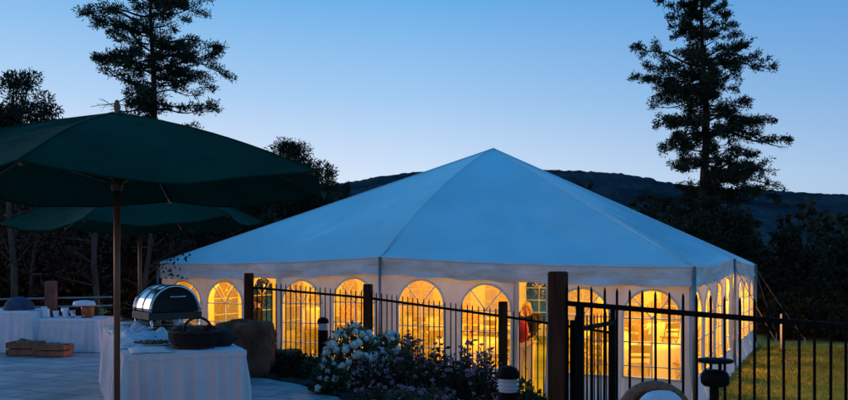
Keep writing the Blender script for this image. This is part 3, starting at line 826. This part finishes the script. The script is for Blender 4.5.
# ------------------------------------------------------------------ boulder, bollards, lantern, chair
def boulder(c, sx, sy, sz, label, seed):
    g = MB(); rows = []
    for i in range(25):
        th = math.pi * i / 24; row = []
        for k in range(41):
            w = 2 * math.pi * (k % 40) / 40; d = Vector((math.sin(th) * math.cos(w), math.sin(th) * math.sin(w), math.cos(th)))
            s = 1 / (abs(d.x) ** 9 + abs(d.y) ** 9 + abs(d.z) ** 9) ** (1 / 9)
            q = s * (1 + .16 * mnoise.noise(d * 1.3 + Vector((seed, 0, 0))) - .10 * abs(mnoise.noise(d * 1.9 + Vector((3, seed, 1)))) + .15 * mnoise.noise(d * 2.7 + Vector((0, seed, 0))) + .05 * mnoise.noise(d * 7))
            row.append(Vector(c) + Vector((d.x * sx * q, d.y * sy * q, d.z * sz * q)))
        rows.append(row)
    g.grid(rows); return tag(g.build('boulder', 'boulder', smooth=True), label, 'boulder')
b = at(240, 370, 11.35); boulder((b.x, 11.55, .36), .42, .40, .40, 'big blocky brown boulder at the patio edge behind the long buffet table', 4)
b = at(283, 362, 12.1); boulder((b.x, 12.35, .10), .28, .25, .17, 'low dark rock at the foot of the fence beside the big boulder', 6)

def bollard_proto(loc, label):
    t = thing('bollard_light', label, 'bollard light', loc, 'bollard lights in the flower bed'); t['_org'] = (0, 0, 0)
    g = MB(); g.lathe((0, 0, -.1), [(.075, 0), (.075, .74)], 20); g.build('post', 'iron', t, smooth=False)
    g = MB(); g.lathe((0, 0, .64), [(.068, 0), (.068, .10)], 20); lv = g.build('louvre', 'lamp_band', t)
    for k in range(3):
        g = MB(); g.lathe((0, 0, .66 + k * .027), [(.07, 0), (.082, .004), (.07, .010)], 20); g.build('louvre_ring', 'lamp_band', lv)
    g = MB(); g.lathe((0, 0, .74), [(.086, 0), (.088, .02), (.082, .045), (.06, .075), (.02, .09)], 20); g.build('cap', 'iron', t, smooth=True)
    return t
p1 = at(508, 264, 5.9); p2 = at(323, 264, 11.9)
bl = bollard_proto(Vector((p1.x, p1.y, .02)), 'nearer bollard light with a pale louvre band beside the thick brown post')
d2 = dup(bl, Vector((p2.x, p2.y, -.02)), 0, 'distant small bollard light with a pale band at the left of the white flowers')

P = at(715, 264, 4.75); P.z = .013
t = thing('garden_lantern', 'black drum-shaped garden lantern under a flat cap in front of the picket fence', 'lantern', P)
g = MB(); g.lathe(P, [(.08, -.05), (.08, .02), (.022, .03), (.022, .88)], 12); g.build('post', 'iron', t)
g = MB(); g.lathe(P + Vector((0, 0, .86)), [(.02, 0), (.066, .004), (.080, .02), (.082, .055), (.076, .078), (.06, .095), (.015, .098)], 24); g.build('drum', 'iron', t, smooth=True)
g = MB(); g.lathe(P + Vector((0, 0, 1.00)), [(.03, 0), (.10, .004), (.106, .013), (.098, .022), (.03, .03)], 24); g.build('cap', 'iron', t, smooth=True)
for w in (.6, 2.7, 4.8):
    g = MB(); q = P + Vector((math.cos(w) * .055, math.sin(w) * .055, 0)); g.tube([q + Vector((0, 0, .94)), q + Vector((0, 0, 1.012))], .006, 6); g.build('strut', 'iron', t)

# arched wicker armchair, mostly below the frame
P = at(659, 264, 4.45); P.z = .013
t = thing('wicker_armchair', 'brown wicker armchair with an arched back near the picket fence', 'armchair', P)
rzc = .12; mz = Matrix.Rotation(rzc, 3, 'Z')
def W_(x, y, z): return P + mz @ Vector((x, y, z))
g = MB(); rows = []
for i in range(13):
    w = math.pi * i / 12; x = .19 * math.cos(w); z = .73 + .165 * math.sin(w)
    rows.append((x, z))
g.tube([W_(.20, .0, .02), W_(.20, .03, .5)] + [W_(x, .05 + .03 * (z - .7) / .2, z) for x, z in rows] + [W_(-.20, .03, .5), W_(-.20, 0, .02)], .034, 10); g.build('back_frame', 'rattan', t, smooth=True)
g = MB(); g.grid([[W_(-.18 + .36 * j / 10, .07 + .03 * abs(j / 5 - 1), .42 + (.27 + .19 * math.sqrt(max(0, 1 - (j / 5 - 1) ** 2))) * i / 10) for j in range(11)] for i in range(11)]); g.build('backrest', 'rattan', t, smooth=True, thick=.02)
g = MB(); g.box(W_(0, -.2, .40), (.44, .46, .06), rzc); g.build('seat', 'rattan', t)
for s in (-1, 1):
    g = MB(); g.tube([W_(s * .2, .03, .62), W_(s * .23, -.15, .63), W_(s * .22, -.38, .60), W_(s * .21, -.42, .02)], .026, 8); g.build('arm', 'rattan', t, smooth=True)
g = MB(); rows = []
for i in range(17):
    th = math.pi * i / 16; rows.append([W_(.172 * abs(math.sin(th)) ** .75 * math.cos(w) * (1 + .16 * mnoise.noise(Vector((math.cos(w), math.sin(w), i * .2)))), -.03 + .075 * math.sin(th) * math.sin(w), .685 + .205 * math.cos(th)) for w in [2 * math.pi * k / 24 for k in range(25)]])
g.grid(rows); o = g.build('cushion', 'film', smooth=True); tag(o, 'pale blue-white cushion propped in the arched wicker armchair', 'cushion')

# ------------------------------------------------------------------ plants
def leafquad(g, c, d, ln, wd):
    s = d.cross(runit()); 
    if s.length < 1e-3: return
    s = s.normalized() * wd / 2; g.add([c, c + d * ln * .5 + s, c + d * ln, c + d * ln * .5 - s], [(0, 1, 2, 3)])
def hydrangea(label, c, rx, ry, h, nb, bm, nl, group, br=.055, seed=1):
    rr = random.Random(seed); random.seed(seed)
    t = thing('flowering_shrub', label, 'shrub', c)
    g = MB()
    for k in range(nl):
        d = runit(); d.z = abs(d.z); q = random.uniform(.55, 1.0); p = Vector(c) + Vector((d.x * rx * q, d.y * ry * q, .05 + d.z * h * q * .98))
        leafquad(g, p, (d + runit() * .9).normalized(), random.uniform(.06, .12), random.uniform(.035, .06))
    g.build('foliage', 'leaf', t)
    g = MB()
    for k in range(26):
        d = runit(); d.z = abs(d.z) + .3; g.tube([Vector(c) + Vector((d.x * .1, d.y * .1, 0)), Vector(c) + Vector((d.x * rx * .6, d.y * ry * .6, d.z * h * .7))], .008, 4)
    g.build('stem', 'stem', t)
    k = 0
    while k < nb:
        d = runit(); d.z = abs(d.z) * .95 + .02
        if d.y > .45: continue
        k += 1
        p = Vector(c) + Vector((d.x * rx, d.y * ry, .04 + d.z * h)) * 1.0; r = br * rr.uniform(.7, 1.25); g = MB()
        for m_ in range(70):
            e = runit(); q = p + e * r * random.uniform(.75, 1.05); u = e.cross(runit()).normalized() * r * .30; w = e.cross(u).normalized() * r * .30
            g.quad(q, u, w)
        g.build('flower_head', bm, t)
    return t
for k, (px, D, rx, ry, h, nb, lab, sd) in enumerate([
        (352, 10.3, .42, .4, .80, 62, 'bushy hydrangea with pale round flower heads in front of the fence post', 1),
        (388, 10.6, .36, .35, .74, 40, 'pale flowering hydrangea half behind the mauve flowers', 2),
        (330, 9.9, .22, .2, .30, 12, 'small low hydrangea at the patio edge under the pale flower mound', 3)]):
    x = at(px, 0, D).x; hydrangea(lab, Vector((x, D, height(x, D))), rx, ry, h, nb, 'petal_white', 900, None, .047, sd)
def mauve(label, c, rx, ry, h, nst, seed, tall=0, fl=.03, nleaf=14):
    random.seed(seed); t = thing('flowering_plant', label, 'flowers', c); st_ = MB(); lf = MB(); c = Vector(c); fl_n = 0
    for k in range(nst):
        a = random.uniform(0, 6.28); q = math.sqrt(random.random()); b = c + Vector((math.cos(a) * rx * q * .6, math.sin(a) * ry * q * .6, 0))
        hh = h * random.uniform(.5, 1.0) * (1 - .3 * q); tip = c + Vector((math.cos(a) * rx * q, math.sin(a) * ry * q, hh)) + rv(.03)
        mid = b.lerp(tip, .5) + rv(.03); st_.tube([b, mid, tip], .004, 3, False)
        for m_ in range(nleaf):
            u = random.uniform(.1, .97); p = b.lerp(mid, u * 2) if u < .5 else mid.lerp(tip, u * 2 - 1)
            d = runit(); d.z = abs(d.z) * .6; leafquad(lf, p, d.normalized(), random.uniform(.05, .11), random.uniform(.02, .04))
        if fl_n < 95 and random.random() < .6:
            fl_n += 1; g = MB(); up = (Vector((0, -.5, 1)) + rv(.6)).normalized(); r = fl * random.uniform(.7, 1.3)
            u = up.cross(runit()).normalized(); w = up.cross(u)
            for m_ in range(7):
                an = m_ * 6.283 / 7; d = u * math.cos(an) + w * math.sin(an); s = d.cross(up).normalized() * r * .36
                g.add([tip, tip + d * r * .6 + s + up * .004, tip + d * r + up * random.uniform(-.01, .006), tip + d * r * .6 - s + up * .004], [(0, 1, 2, 3)])
            for m_ in range(8):
                d = (up + runit() * .8).normalized(); leafquad(g, tip, d, r * .6, r * .3)
            g.build('flower_head', 'petal_mauve', t)
    st_.build('stem', 'stem', t); lf.build('foliage', 'leafdark' if seed % 2 else 'leaf', t)
    return t
for k, (px, D, rx, ry, h, n_, lab, sd) in enumerate([
        (378, 9.3, .34, .3, .62, 70, 'mauve flowers massed in front of the pale hydrangea', 11),
        (412, 9.6, .34, .3, .98, 60, 'tall mauve flowers rising against the fourth glowing window', 12),
        (440, 8.9, .36, .3, .84, 66, 'dense dark-leaved mauve flowers in the middle of the bed', 13),
        (466, 9.3, .32, .3, .98, 56, 'tall mauve flowers below the fan-topped window', 14),
        (490, 8.7, .28, .3, .74, 50, 'mauve flowers thinning out left of the nearer bollard light', 15),
        (420, 8.1, .40, .3, .46, 66, 'low leafy mauve flowers at the front of the bed', 16),
        (476, 7.6, .36, .3, .42, 60, 'low dark mauve flowers in front of the nearer bollard light', 17),
        (380, 8.5, .30, .3, .36, 50, 'low mauve flowers spilling over the patio edge', 18)]):
    x = at(px, 0, D).x; mauve(lab, (x, D, height(x, D)), rx, ry, h, n_, sd)
def lowshrub(label, c, rx, ry, h, n_, seed, m='leafdark', ls=.07):
    random.seed(seed); t = thing('low_shrub', label, 'shrub', c); g = MB(); c = Vector(c)
    for k in range(n_):
        d = runit(); d.z = abs(d.z); q = random.random() ** .4; bump = 1 + .35 * mnoise.noise(d * 2.2 + Vector((seed, 0, 0)))
        p = c + Vector((d.x * rx, d.y * ry, d.z * h)) * q * bump; leafquad(g, p, (d + runit()).normalized(), ls * random.uniform(.7, 1.4), ls * .5)
    g.build('foliage', m, t); s = MB()
    for k in range(12):
        d = runit(); d.z = abs(d.z) + .4; s.tube([c, c + Vector((d.x * rx * .6, d.y * ry * .6, d.z * h * .6))], .006, 4)
    s.build('stem', 'stem', t)
for k, (px, D, rx, h, lab) in enumerate([
        (272, 11.95, .30, .36, 'low dark shrub at the fence foot between the boulder and the fence'), (298, 11.75, .34, .32, 'low dark shrub under the third glowing window'),
        (316, 11.2, .26, .34, 'small dark shrub beside the distant bollard light'), (296, 11.2, .22, .16, 'creeping plant on the bed edge beside the path'),
        (520, 8.9, .3, .4, 'dark green shrub at the fence foot under the doorway'), (540, 8.0, .34, .35, 'dark shrub just left of the thick brown post'), (446, 10.5, .4, .4, 'dark shrub close to the fence behind the mauve flowers')]):
    x = at(px, 0, D).x; lowshrub(lab, (x, D, height(x, D)), rx, rx * .8, h, 700, 30 + k, 'leafdark' if k % 2 else 'leaf')

# ------------------------------------------------------------------ trees
def conifer(name, label, base, H, prof, zmin, seed, trunk_r=.28, step=.2, q_len=.155, q_w=.040, puff=27, extra=(), dead=(), m='needle', lean=0, group=None):
    random.seed(seed); rr = random.Random(seed); base = Vector(base)
    t = thing(name, label, 'tree', base, group)
    g = MB(); n_ = 18
    ax = lambda z: base + Vector((lean * z / H + .10 * math.sin(z * .7 + seed), .07 * math.cos(z * .5), z))
    g.tube([ax(H * i / n_) for i in range(n_ + 1)], [max(.025, trunk_r * (1 - i / n_) ** .8) for i in range(n_ + 1)], 9); g.build('trunk', 'bark', t, smooth=True)
    br = MB(); fo = MB()
    def puff_at(p, d, k):
        for _ in range(k):
            e = (d * .5 + runit() + Vector((0, 0, .25))).normalized(); leafquad(fo, p + rv(.12), e, q_len * rr.uniform(.6, 1.35), q_w)
    def line(c, d, L_, up, droop, wob):
        sd = Vector((-d.y, d.x, 0)); k1, k2 = rr.uniform(-1, 1), rr.uniform(0, 6)
        return lambda s: c + d * (L_ * s) + sd * (L_ * wob * math.sin(s * 3.2 + k2) * k1) + Vector((0, 0, L_ * (up * s - droop * s * s + .30 * max(0, s - .6) ** 1.3 + .05 * math.sin(s * 7 + k2))))
    def branch(z, az, L_, up, live=True, s0=.25):
        c = ax(z); d = Vector((math.cos(az), math.sin(az), 0)); dr = rr.uniform(.05, .5)
        path = line(c, d, L_, up, dr, .16); pts = [path(i / 8) for i in range(9)]
        br.tube(pts, [max(.010, .019 * L_ * (1 - i / 9)) for i in range(9)], 4, False)
        if not live:
            for k in range(6):
                s = rr.uniform(.35, .95); p = path(s); br.tube([p, p + (d + runit() * .8).normalized() * rr.uniform(.2, .55)], [.009, .004], 3, False)
            return
        full = rr.uniform(.55, 1.0)
        s = s0
        while s < 1.0:
            an = az + rr.choice((-1, 1)) * rr.uniform(.35, 1.2); sl = L_ * rr.uniform(.14, .36) * (1.25 - s) + .12
            sub = line(path(s), Vector((math.cos(an), math.sin(an), 0)), sl, rr.uniform(-.25, .6), rr.uniform(0, .3), .1)
            br.tube([sub(0), sub(.5), sub(1)], [.010, .007, .004], 3, False)
            if rr.random() < full:
                q = .35
                while q <= 1.01:
                    puff_at(sub(q), Vector((math.cos(an), math.sin(an), .1)), int(puff * rr.uniform(.5, 1.3))); q += max(.16, .15 / sl)
            s += (.20 / L_) * rr.uniform(.6, 1.8)
        for q in (.82, .91, 1.): puff_at(path(q), d, puff)
    z = zmin
    while z < H - .2:
        l, r = prof(z)
        for _ in range(rr.choice((1, 1, 2, 2, 3))):
            az = rr.uniform(0, 6.283)
            if mnoise.noise(Vector((math.cos(az) * .9 + seed, math.sin(az) * .9, z * .55))) < -.30: continue
            cx = math.cos(az); mxl = r if cx > 0 else l
            mm = mxl * (abs(cx) + (1 - abs(cx)) * .85); L_ = mm * rr.choice((.3, .5, .65, .8, .95, 1.1))
            hi = (z - zmin) / (H - zmin)
            if L_ > .2: branch(z + rr.uniform(-.15, .15), az, L_, rr.uniform(-.15, .35) + .35 * hi)
        z += step * rr.uniform(.3, 1.7)
    for (z, az, L_, up) in extra: branch(z, az, L_, up, True, .35)
    for (z, az, L_, up) in dead: branch(z, az, L_, up, False)
    br.build('branches', 'bark', t); fo.build('crown', m, t)
    return t
def prof_px(pts, D, cx, zb):
    """pts: (y, left px, right px) read off the crown -> extents in metres by height above the base"""
    q = sorted([(EYE - (y - HY) / F * D - zb, (cx - a) / F * D, (b - cx) / F * D) for y, a, b in pts])
    return lambda z: (lerp_prof([(p[0], p[1]) for p in q], z), lerp_prof([(p[0], p[2]) for p in q], z))
D = 31.; c = at(152, 0, D); zb = height(c.x, D)
zz = lambda y, D, zb: EYE - (y - HY) / F * D - zb
conifer('conifer_tree', 'tall dark conifer rising behind the green umbrella', (c.x, D, zb), zz(-75, D, zb),
        prof_px([(-75, 150, 156), (-30, 125, 182), (0, 108, 200), (20, 98, 212), (40, 88, 216), (60, 88, 232), (80, 98, 218), (100, 108, 216), (120, 112, 208), (150, 120, 195)], D, 152, zb), zz(150, D, zb), 21, .22, .088,
        extra=[(zz(26, D, zb), math.pi * .98, 3.1, .42), (zz(14, D, zb), math.pi * 1.03, 2.6, .2), (zz(70, D, zb), .06, 3.0, .35), (zz(104, D, zb), .1, 2.3, .1)], dead=[(zz(93, D, zb), math.pi * 1.02, 2.4, .06), (zz(116, D, zb), math.pi * .97, 2.4, .30)])
D = 36.; c = at(704, 0, D); zb = height(c.x, D)
conifer('conifer_tree', 'tallest dark conifer standing behind the right end of the tent', (c.x, D, zb), zz(-70, D, zb),
        prof_px([(-70, 700, 708), (-30, 686, 722), (0, 676, 736), (20, 674, 742), (40, 664, 760), (65, 646, 758), (95, 648, 756), (110, 650, 756), (130, 656, 768), (150, 660, 770), (170, 660, 770), (190, 655, 776), (215, 648, 776)], D, 704, zb), zz(225, D, zb), 33, .26, .084, q_len=.17, q_w=.047,
        extra=[(zz(62, D, zb), math.pi * 1.0, 3.2, .25), (zz(85, D, zb), math.pi * .97, 3.2, .1), (zz(60, D, zb), .05, 3.5, .3), (zz(140, D, zb), .05, 4.0, .28), (zz(22, D, zb), math.pi * 1.05, 2.0, .55), (zz(188, D, zb), .1, 3.8, .1)],
        dead=[(zz(136, D, zb), .15, 3.9, .22), (zz(100, D, zb), math.pi * .9, 2.6, .05)])
def bushy(name, label, base, H, rx, ry, zc0, ncl, seed, m='leafdark', ls=.16, per=150, trunk_r=.16, bm='bark', conif=False, group=None, cl=.28, rnd=False):
    random.seed(seed); rr = random.Random(seed); base = Vector(base); t = thing(name, label, 'tree', base, group)
    fo = MB(); br = MB()
    for k in range(ncl):
        d = runit(); q = rr.random() ** .45
        fz = (d.z * q + 1) / 2
        env = math.sin(math.pi * min(1, .12 + fz * .86)) ** .7 if not conif else (1.08 - fz) ** .9
        if rnd: env = math.sqrt(max(0, 1 - ((fz - .45) / .62) ** 2))
        c = base + Vector((d.x * q * rx * env, d.y * q * ry * env, zc0 + (H - zc0) * fz))
        r = cl * rx * rr.uniform(.55, 1.25); 
        st = base + Vector((0, 0, max(.3, min(H * .8, (c.z - base.z) * .65)))); br.tube([st, st.lerp(c, .5) + rv(.12), c], [trunk_r * .28, trunk_r * .16, .01], 4, False)
        for _ in range(per):
            e = runit(); p = c + Vector((e.x, e.y, e.z * .75)) * r * (rr.random() ** .5); leafquad(fo, p, (e + runit() * .8).normalized(), ls * rr.uniform(.7, 1.4), ls * (.32 if m == 'needle' else .55))
    g = MB(); g.tube([base + Vector((.05 * math.sin(i * 1.3 + seed), 0, H * .85 * i / 8)) for i in range(9)], [trunk_r * (1 - .09 * i) for i in range(9)], 8); g.build('trunk', bm, t, smooth=True)
    br.build('branches', bm, t); fo.build('crown', m, t); return t
def pxtree(px, ytop, D, wpx, label, seed, name='pine_tree', zfrac=.25, **kw):
    c = at(px, ytop, D); zb = height(c.x, D); H = c.z - zb; r = wpx / 2 / F * D
    return bushy(name, label, (c.x, D, zb), H, r, r, H * zfrac, kw.pop('ncl', 46), seed, **kw)
pxtree(14, 60, 27, 100, 'round-topped dark pine at the left edge of the picture', 51, zfrac=.42, m='needle', ncl=100, per=220, trunk_r=.2, cl=.2, ls=.13, rnd=True)
pxtree(294, 136, 38, 84, 'rounded dark pine between the umbrella and the tent roof', 52, zfrac=.3, m='needle', ncl=120, per=200, cl=.27, ls=.16, rnd=True)
pxtree(330, 168, 46, 44, 'small dark pine just left of the hill top', 53, zfrac=.2, m='needle', ncl=50, per=130, cl=.24, ls=.18, rnd=True)
pxtree(347, 170, 52, 16, 'slim little conifer tip above the left slope of the tent roof', 54, name='conifer_tree', zfrac=.3, m='needle', conif=True, ncl=34, per=60, cl=.5, ls=.22)
# dark wood behind the patio
wood = [(-30, 170, 25, 110), (38, 196, 23, 90), (85, 176, 27, 90), (118, 205, 22, 70), (170, 188, 26, 90), (215, 192, 29, 90), (250, 186, 33, 80), (-70, 150, 30, 120), (135, 236, 19.5, 60), (60, 238, 19, 70), (5, 232, 19.5, 70), (190, 235, 21.5, 60)]
wl = ['brown-leaved tree at the edge of the wood behind the far tables', 'dark brown bush-tree behind the reddish post', 'dark tree under the far umbrella canopy', 'shadowy tree behind the umbrella poles', 'dark tree behind the left eave of the tent', 'dark tree rising behind the tent roof slope', 'dark tree below the rounded pine', 'dark tree at the far left behind the others', 'low brown thicket tree behind the chafing dish', 'low brown thicket tree behind the drink dispenser', 'low brown thicket tree behind the dark blue bundle', 'low brown thicket tree beside the tent corner']
for k, (px, y_, D, w) in enumerate(wood):
    pxtree(px, y_, D, w, wl[k], 60 + k, name='dark_tree', zfrac=.06, m='brownleaf' if k in (0, 1, 3, 8, 9, 10, 11) else 'leafdark', ncl=60, per=110, ls=.17, cl=.3)
for k, (px, D, H) in enumerate([(13, 17.5, 4.2), (97, 17.8, 4.0), (146, 18.6, 3.8), (33, 18.3, 3.6)]):
    c = at(px, 0, D); zb = height(c.x, D); b0 = Vector((c.x, D, zb)); t = thing('aspen_tree', ['pale slim trunk nearest the left edge behind the tables', 'pale slim trunk above the drink dispenser', 'pale slim trunk behind the umbrella poles', 'thin pale trunk beside the reddish post'][k], 'tree', b0)
    g = MB(); rr = random.Random(k); pts = [b0 + Vector((.09 * math.sin(i * .9 + k) * i / 5, 0, H * i / 8)) for i in range(9)]; g.tube(pts, [(.085 if k != 3 else .05) * (1 - .07 * i) for i in range(9)], 8); g.build('trunk', 'palebark', t, smooth=True)
    g = MB(); f_ = MB(); random.seed(80 + k)
    for i in range(3, 9):
        for _ in range(3):
            d = runit(); d.z = abs(d.z); e = pts[i] + d * rr.uniform(.5, 1.1); g.tube([pts[i], e], [.02, .006], 4, False)
            for _ in range(40): leafquad(f_, e + rv(.35), runit(), .09, .06)
    g.build('branches', 'palebark', t); f_.build('crown', 'brownleaf', t)
# trees beyond the lawn on the right
rt = [(672, 196, 33, 74, 1), (740, 205, 34, 80, 1), (704, 205, 33, 80, 1), (792, 229, 33, 66, 0), (842, 252, 31, 76, 0), (770, 262, 29, 56, 0), (815, 286, 27.5, 70, 0), (868, 270, 28, 70, 0), (748, 290, 28.5, 44, 0), (900, 240, 34, 80, 0), (785, 300, 26.5, 46, 0), (850, 305, 26, 60, 0), (640, 215, 34, 56, 1)]
rl = ['dark spruce close behind the tent beside the tallest conifer', 'dark spruce right of the tallest conifer trunk', 'dark spruce hiding the foot of the tallest conifer', 'round-topped dark tree right of the tallest conifer', 'dark bushy tree at the right edge against the hill', 'dark bushy tree beyond the tent corner', 'low dark bush-tree above the white marker post', 'low dark tree at the extreme right', 'low dark bush right behind the tent corner', 'dark tree beyond the right edge', 'low bush at the lawn edge behind the white post', 'low bush at the lawn edge on the far right', 'dark spruce showing over the tent roof slope']
for k, (px, y_, D, w, cf) in enumerate(rt):
    pxtree(px, y_, D, w, rl[k], 100 + k, name='spruce_tree' if cf else 'dark_tree', zfrac=.04, m='needle' if cf else 'leafdark', conif=bool(cf), ncl=80 if cf else 60, per=100, ls=.2, cl=.26)
# continuous far wood that reads as one mass at the foot of the hill
random.seed(5); g = MB()
for k in range(150):
    px = random.uniform(-250, 1150); D = random.uniform(52, 80); c = at(px, 0, D); zb = height(c.x, D); Ht = random.uniform(4, 7.5); r = random.uniform(1.4, 2.4)
    for _ in range(170):
        h_ = random.random(); d = runit(); p = Vector((c.x, D, zb + Ht * h_)) + Vector((d.x, d.y, 0)) * r * (1.05 - h_); leafquad(g, p, (d + runit()).normalized(), .75, .4)
tag(g.build('far_wood', 'needle'), 'dark wooded belt at the foot of the hill', 'wood', kind='stuff')

# grass on the lawn
random.seed(9); g = MB(); n_ = 0
while n_ < 42000:
    y = random.uniform(8.5, 24.5); x = random.uniform(2.2, 17)
    u, v = tent_uv(x, y)
    if (-.12 < u < S and -.1 < v < S) or x > .62 * y + 1.0: continue
    if inpoly(x, y, bed): continue
    n_ += 1; z = height(x, y) - .035; a = random.uniform(0, 6.28); h_ = random.uniform(.03, .075); w = .006 + .0006 * y
    dx, dy = math.cos(a) * w, math.sin(a) * w
    g.add([(x - dx, y - dy, z), (x + dx, y + dy, z), (x + random.uniform(-.03, .03), y + random.uniform(-.03, .03), z + h_)], [(0, 1, 2)])
tag(g.build('lawn_grass', 'grass'), 'short mown grass of the lawn beside the tent', 'grass', kind='stuff')

# ------------------------------------------------------------------ light
SUN_AZ = R(-62)      # to the left of the view, low on the horizon
SUN_EL = R(4.)
def lamp(name, typ, energy, col, loc=(0, 0, 0)):
    l = bpy.data.lights.new(name, typ); l.energy = energy; l.color = col
    o = bpy.data.objects.new(name, l); COL.objects.link(o); o.location = loc; return o
sun = lamp('sun', 'SUN', 0.60, (1, .58, .52)); sun.data.angle = R(25)
sd = Vector((math.sin(SUN_AZ) * math.cos(SUN_EL + R(3.5)), math.cos(SUN_AZ) * math.cos(SUN_EL + R(3.5)), math.sin(SUN_EL + R(3.5))))
sun.rotation_euler = sd.to_track_quat('Z', 'Y').to_euler(); sun.location = (-20, 10, 20)
for k, (u, v, e) in enumerate([(1.0, 1.6, 230), (4.5, 1.2, 210), (7.4, 1.4, 190), (10.6, 1.5, 190), (.95, 5.2, 480), (1.0, 8.8, 460), (6.2, 7.6, 330)]):
    l = lamp('tent_lamp', 'POINT', e, (1, .33, .02), TP(u, v, 1.46)); l.data.shadow_soft_size = .1

SKY_EL = [(0, (.76, .68, .74)), (.10, (.66, .67, .75)), (.20, (.37, .52, .71)), (.32, (.135, .37, .66)), (.44, (.05, .32, .63)), (.6, (.025, .28, .60)), (1, (.006, .21, .47))]
SKY_AZ = [(0, (.36, .60, .80)), (.28, (.42, .62, .80)), (.5, (.52, .70, .86)), (.735, (.86, .95, 1.0)), (.92, (1.03, 1.0, .97))]
w = bpy.data.worlds.new('World'); SC.world = w; w.use_nodes = True
N = w.node_tree.nodes; L = w.node_tree.links; bg = N['Background']
sky = N.new('ShaderNodeTexSky'); sky.sky_type = 'NISHITA'; sky.sun_disc = False
sky.sun_elevation = SUN_EL; sky.sun_rotation = SUN_AZ; sky.altitude = 1500; sky.air_density = 1.0; sky.dust_density = .6; sky.ozone_density = 4.0
tc = N.new('ShaderNodeTexCoord'); sp = N.new('ShaderNodeSeparateXYZ'); L.new(tc.outputs['Generated'], sp.inputs[0])
def wramp(stops):
    r = N.new('ShaderNodeValToRGB'); cr = r.color_ramp; cr.interpolation = 'EASE' if False else 'LINEAR'
    while len(cr.elements) < len(stops): cr.elements.new(.5)
    for e, (p, c) in zip(cr.elements, stops): e.position = p; e.color = (*c, 1)
    return r
el = wramp(SKY_EL); L.new(sp.outputs['Z'], el.inputs['Fac'])
dt = N.new('ShaderNodeVectorMath'); dt.operation = 'DOT_PRODUCT'; dt.inputs[1].default_value = (math.sin(SUN_AZ), math.cos(SUN_AZ), 0)
L.new(tc.outputs['Generated'], dt.inputs[0])
mr = N.new('ShaderNodeMapRange'); mr.inputs['From Min'].default_value = -1; mr.inputs['From Max'].default_value = 1; L.new(dt.outputs['Value'], mr.inputs['Value'])
az = wramp(SKY_AZ); L.new(mr.outputs['Result'], az.inputs['Fac'])
mu = N.new('ShaderNodeMix'); mu.data_type = 'RGBA'; mu.blend_type = 'MULTIPLY'; mu.inputs[0].default_value = 1
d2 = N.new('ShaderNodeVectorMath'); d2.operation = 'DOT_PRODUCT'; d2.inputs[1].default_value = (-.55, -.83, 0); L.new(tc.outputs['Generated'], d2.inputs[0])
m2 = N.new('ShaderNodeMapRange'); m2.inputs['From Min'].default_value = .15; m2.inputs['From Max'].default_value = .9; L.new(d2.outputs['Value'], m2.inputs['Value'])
pk = N.new('ShaderNodeMix'); pk.data_type = 'RGBA'; L.new(m2.outputs['Result'], pk.inputs[0]); pk.inputs[7].default_value = (.98, .60, .58, 1)   # rosy tint added to the sky behind-left, to warm surfaces facing the camera
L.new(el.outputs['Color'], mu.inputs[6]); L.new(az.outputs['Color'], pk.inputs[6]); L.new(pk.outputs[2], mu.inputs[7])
sc_ = N.new('ShaderNodeMix'); sc_.data_type = 'RGBA'; sc_.blend_type = 'MULTIPLY'; sc_.inputs[0].default_value = 1; sc_.inputs[7].default_value = (8.5, 8.5, 8.5, 1)
L.new(mu.outputs[2], sc_.inputs[6])
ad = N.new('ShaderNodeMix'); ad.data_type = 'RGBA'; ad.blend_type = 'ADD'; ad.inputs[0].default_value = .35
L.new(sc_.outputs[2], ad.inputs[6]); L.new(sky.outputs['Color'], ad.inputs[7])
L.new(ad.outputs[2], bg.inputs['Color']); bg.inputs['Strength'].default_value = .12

# ------------------------------------------------------------------ camera and render
cam = bpy.data.cameras.new('camera'); co = bpy.data.objects.new('camera', cam); COL.objects.link(co)
cam.sensor_width = 36; cam.lens = 36 * F / 848; cam.shift_y = (HY - 200) / 848; cam.clip_end = 8000; cam.clip_start = .05
co.location = (0, 0, EYE); co.rotation_euler = (R(90), 0, 0); SC.camera = co
SC.render.engine = 'CYCLES'; SC.cycles.use_denoising = True; SC.cycles.max_bounces = 8; SC.cycles.transparent_max_bounces = 16
SC.cycles.sample_clamp_indirect = 4; SC.cycles.caustics_reflective = False; SC.cycles.caustics_refractive = False
vs = SC.view_settings; vs.view_transform = 'Standard'; vs.look = 'None'; vs.gamma = 1; vs.use_curve_mapping = False; vs.exposure = .12
for o in list(COL.objects):
    if '_org' in o: del o['_org']
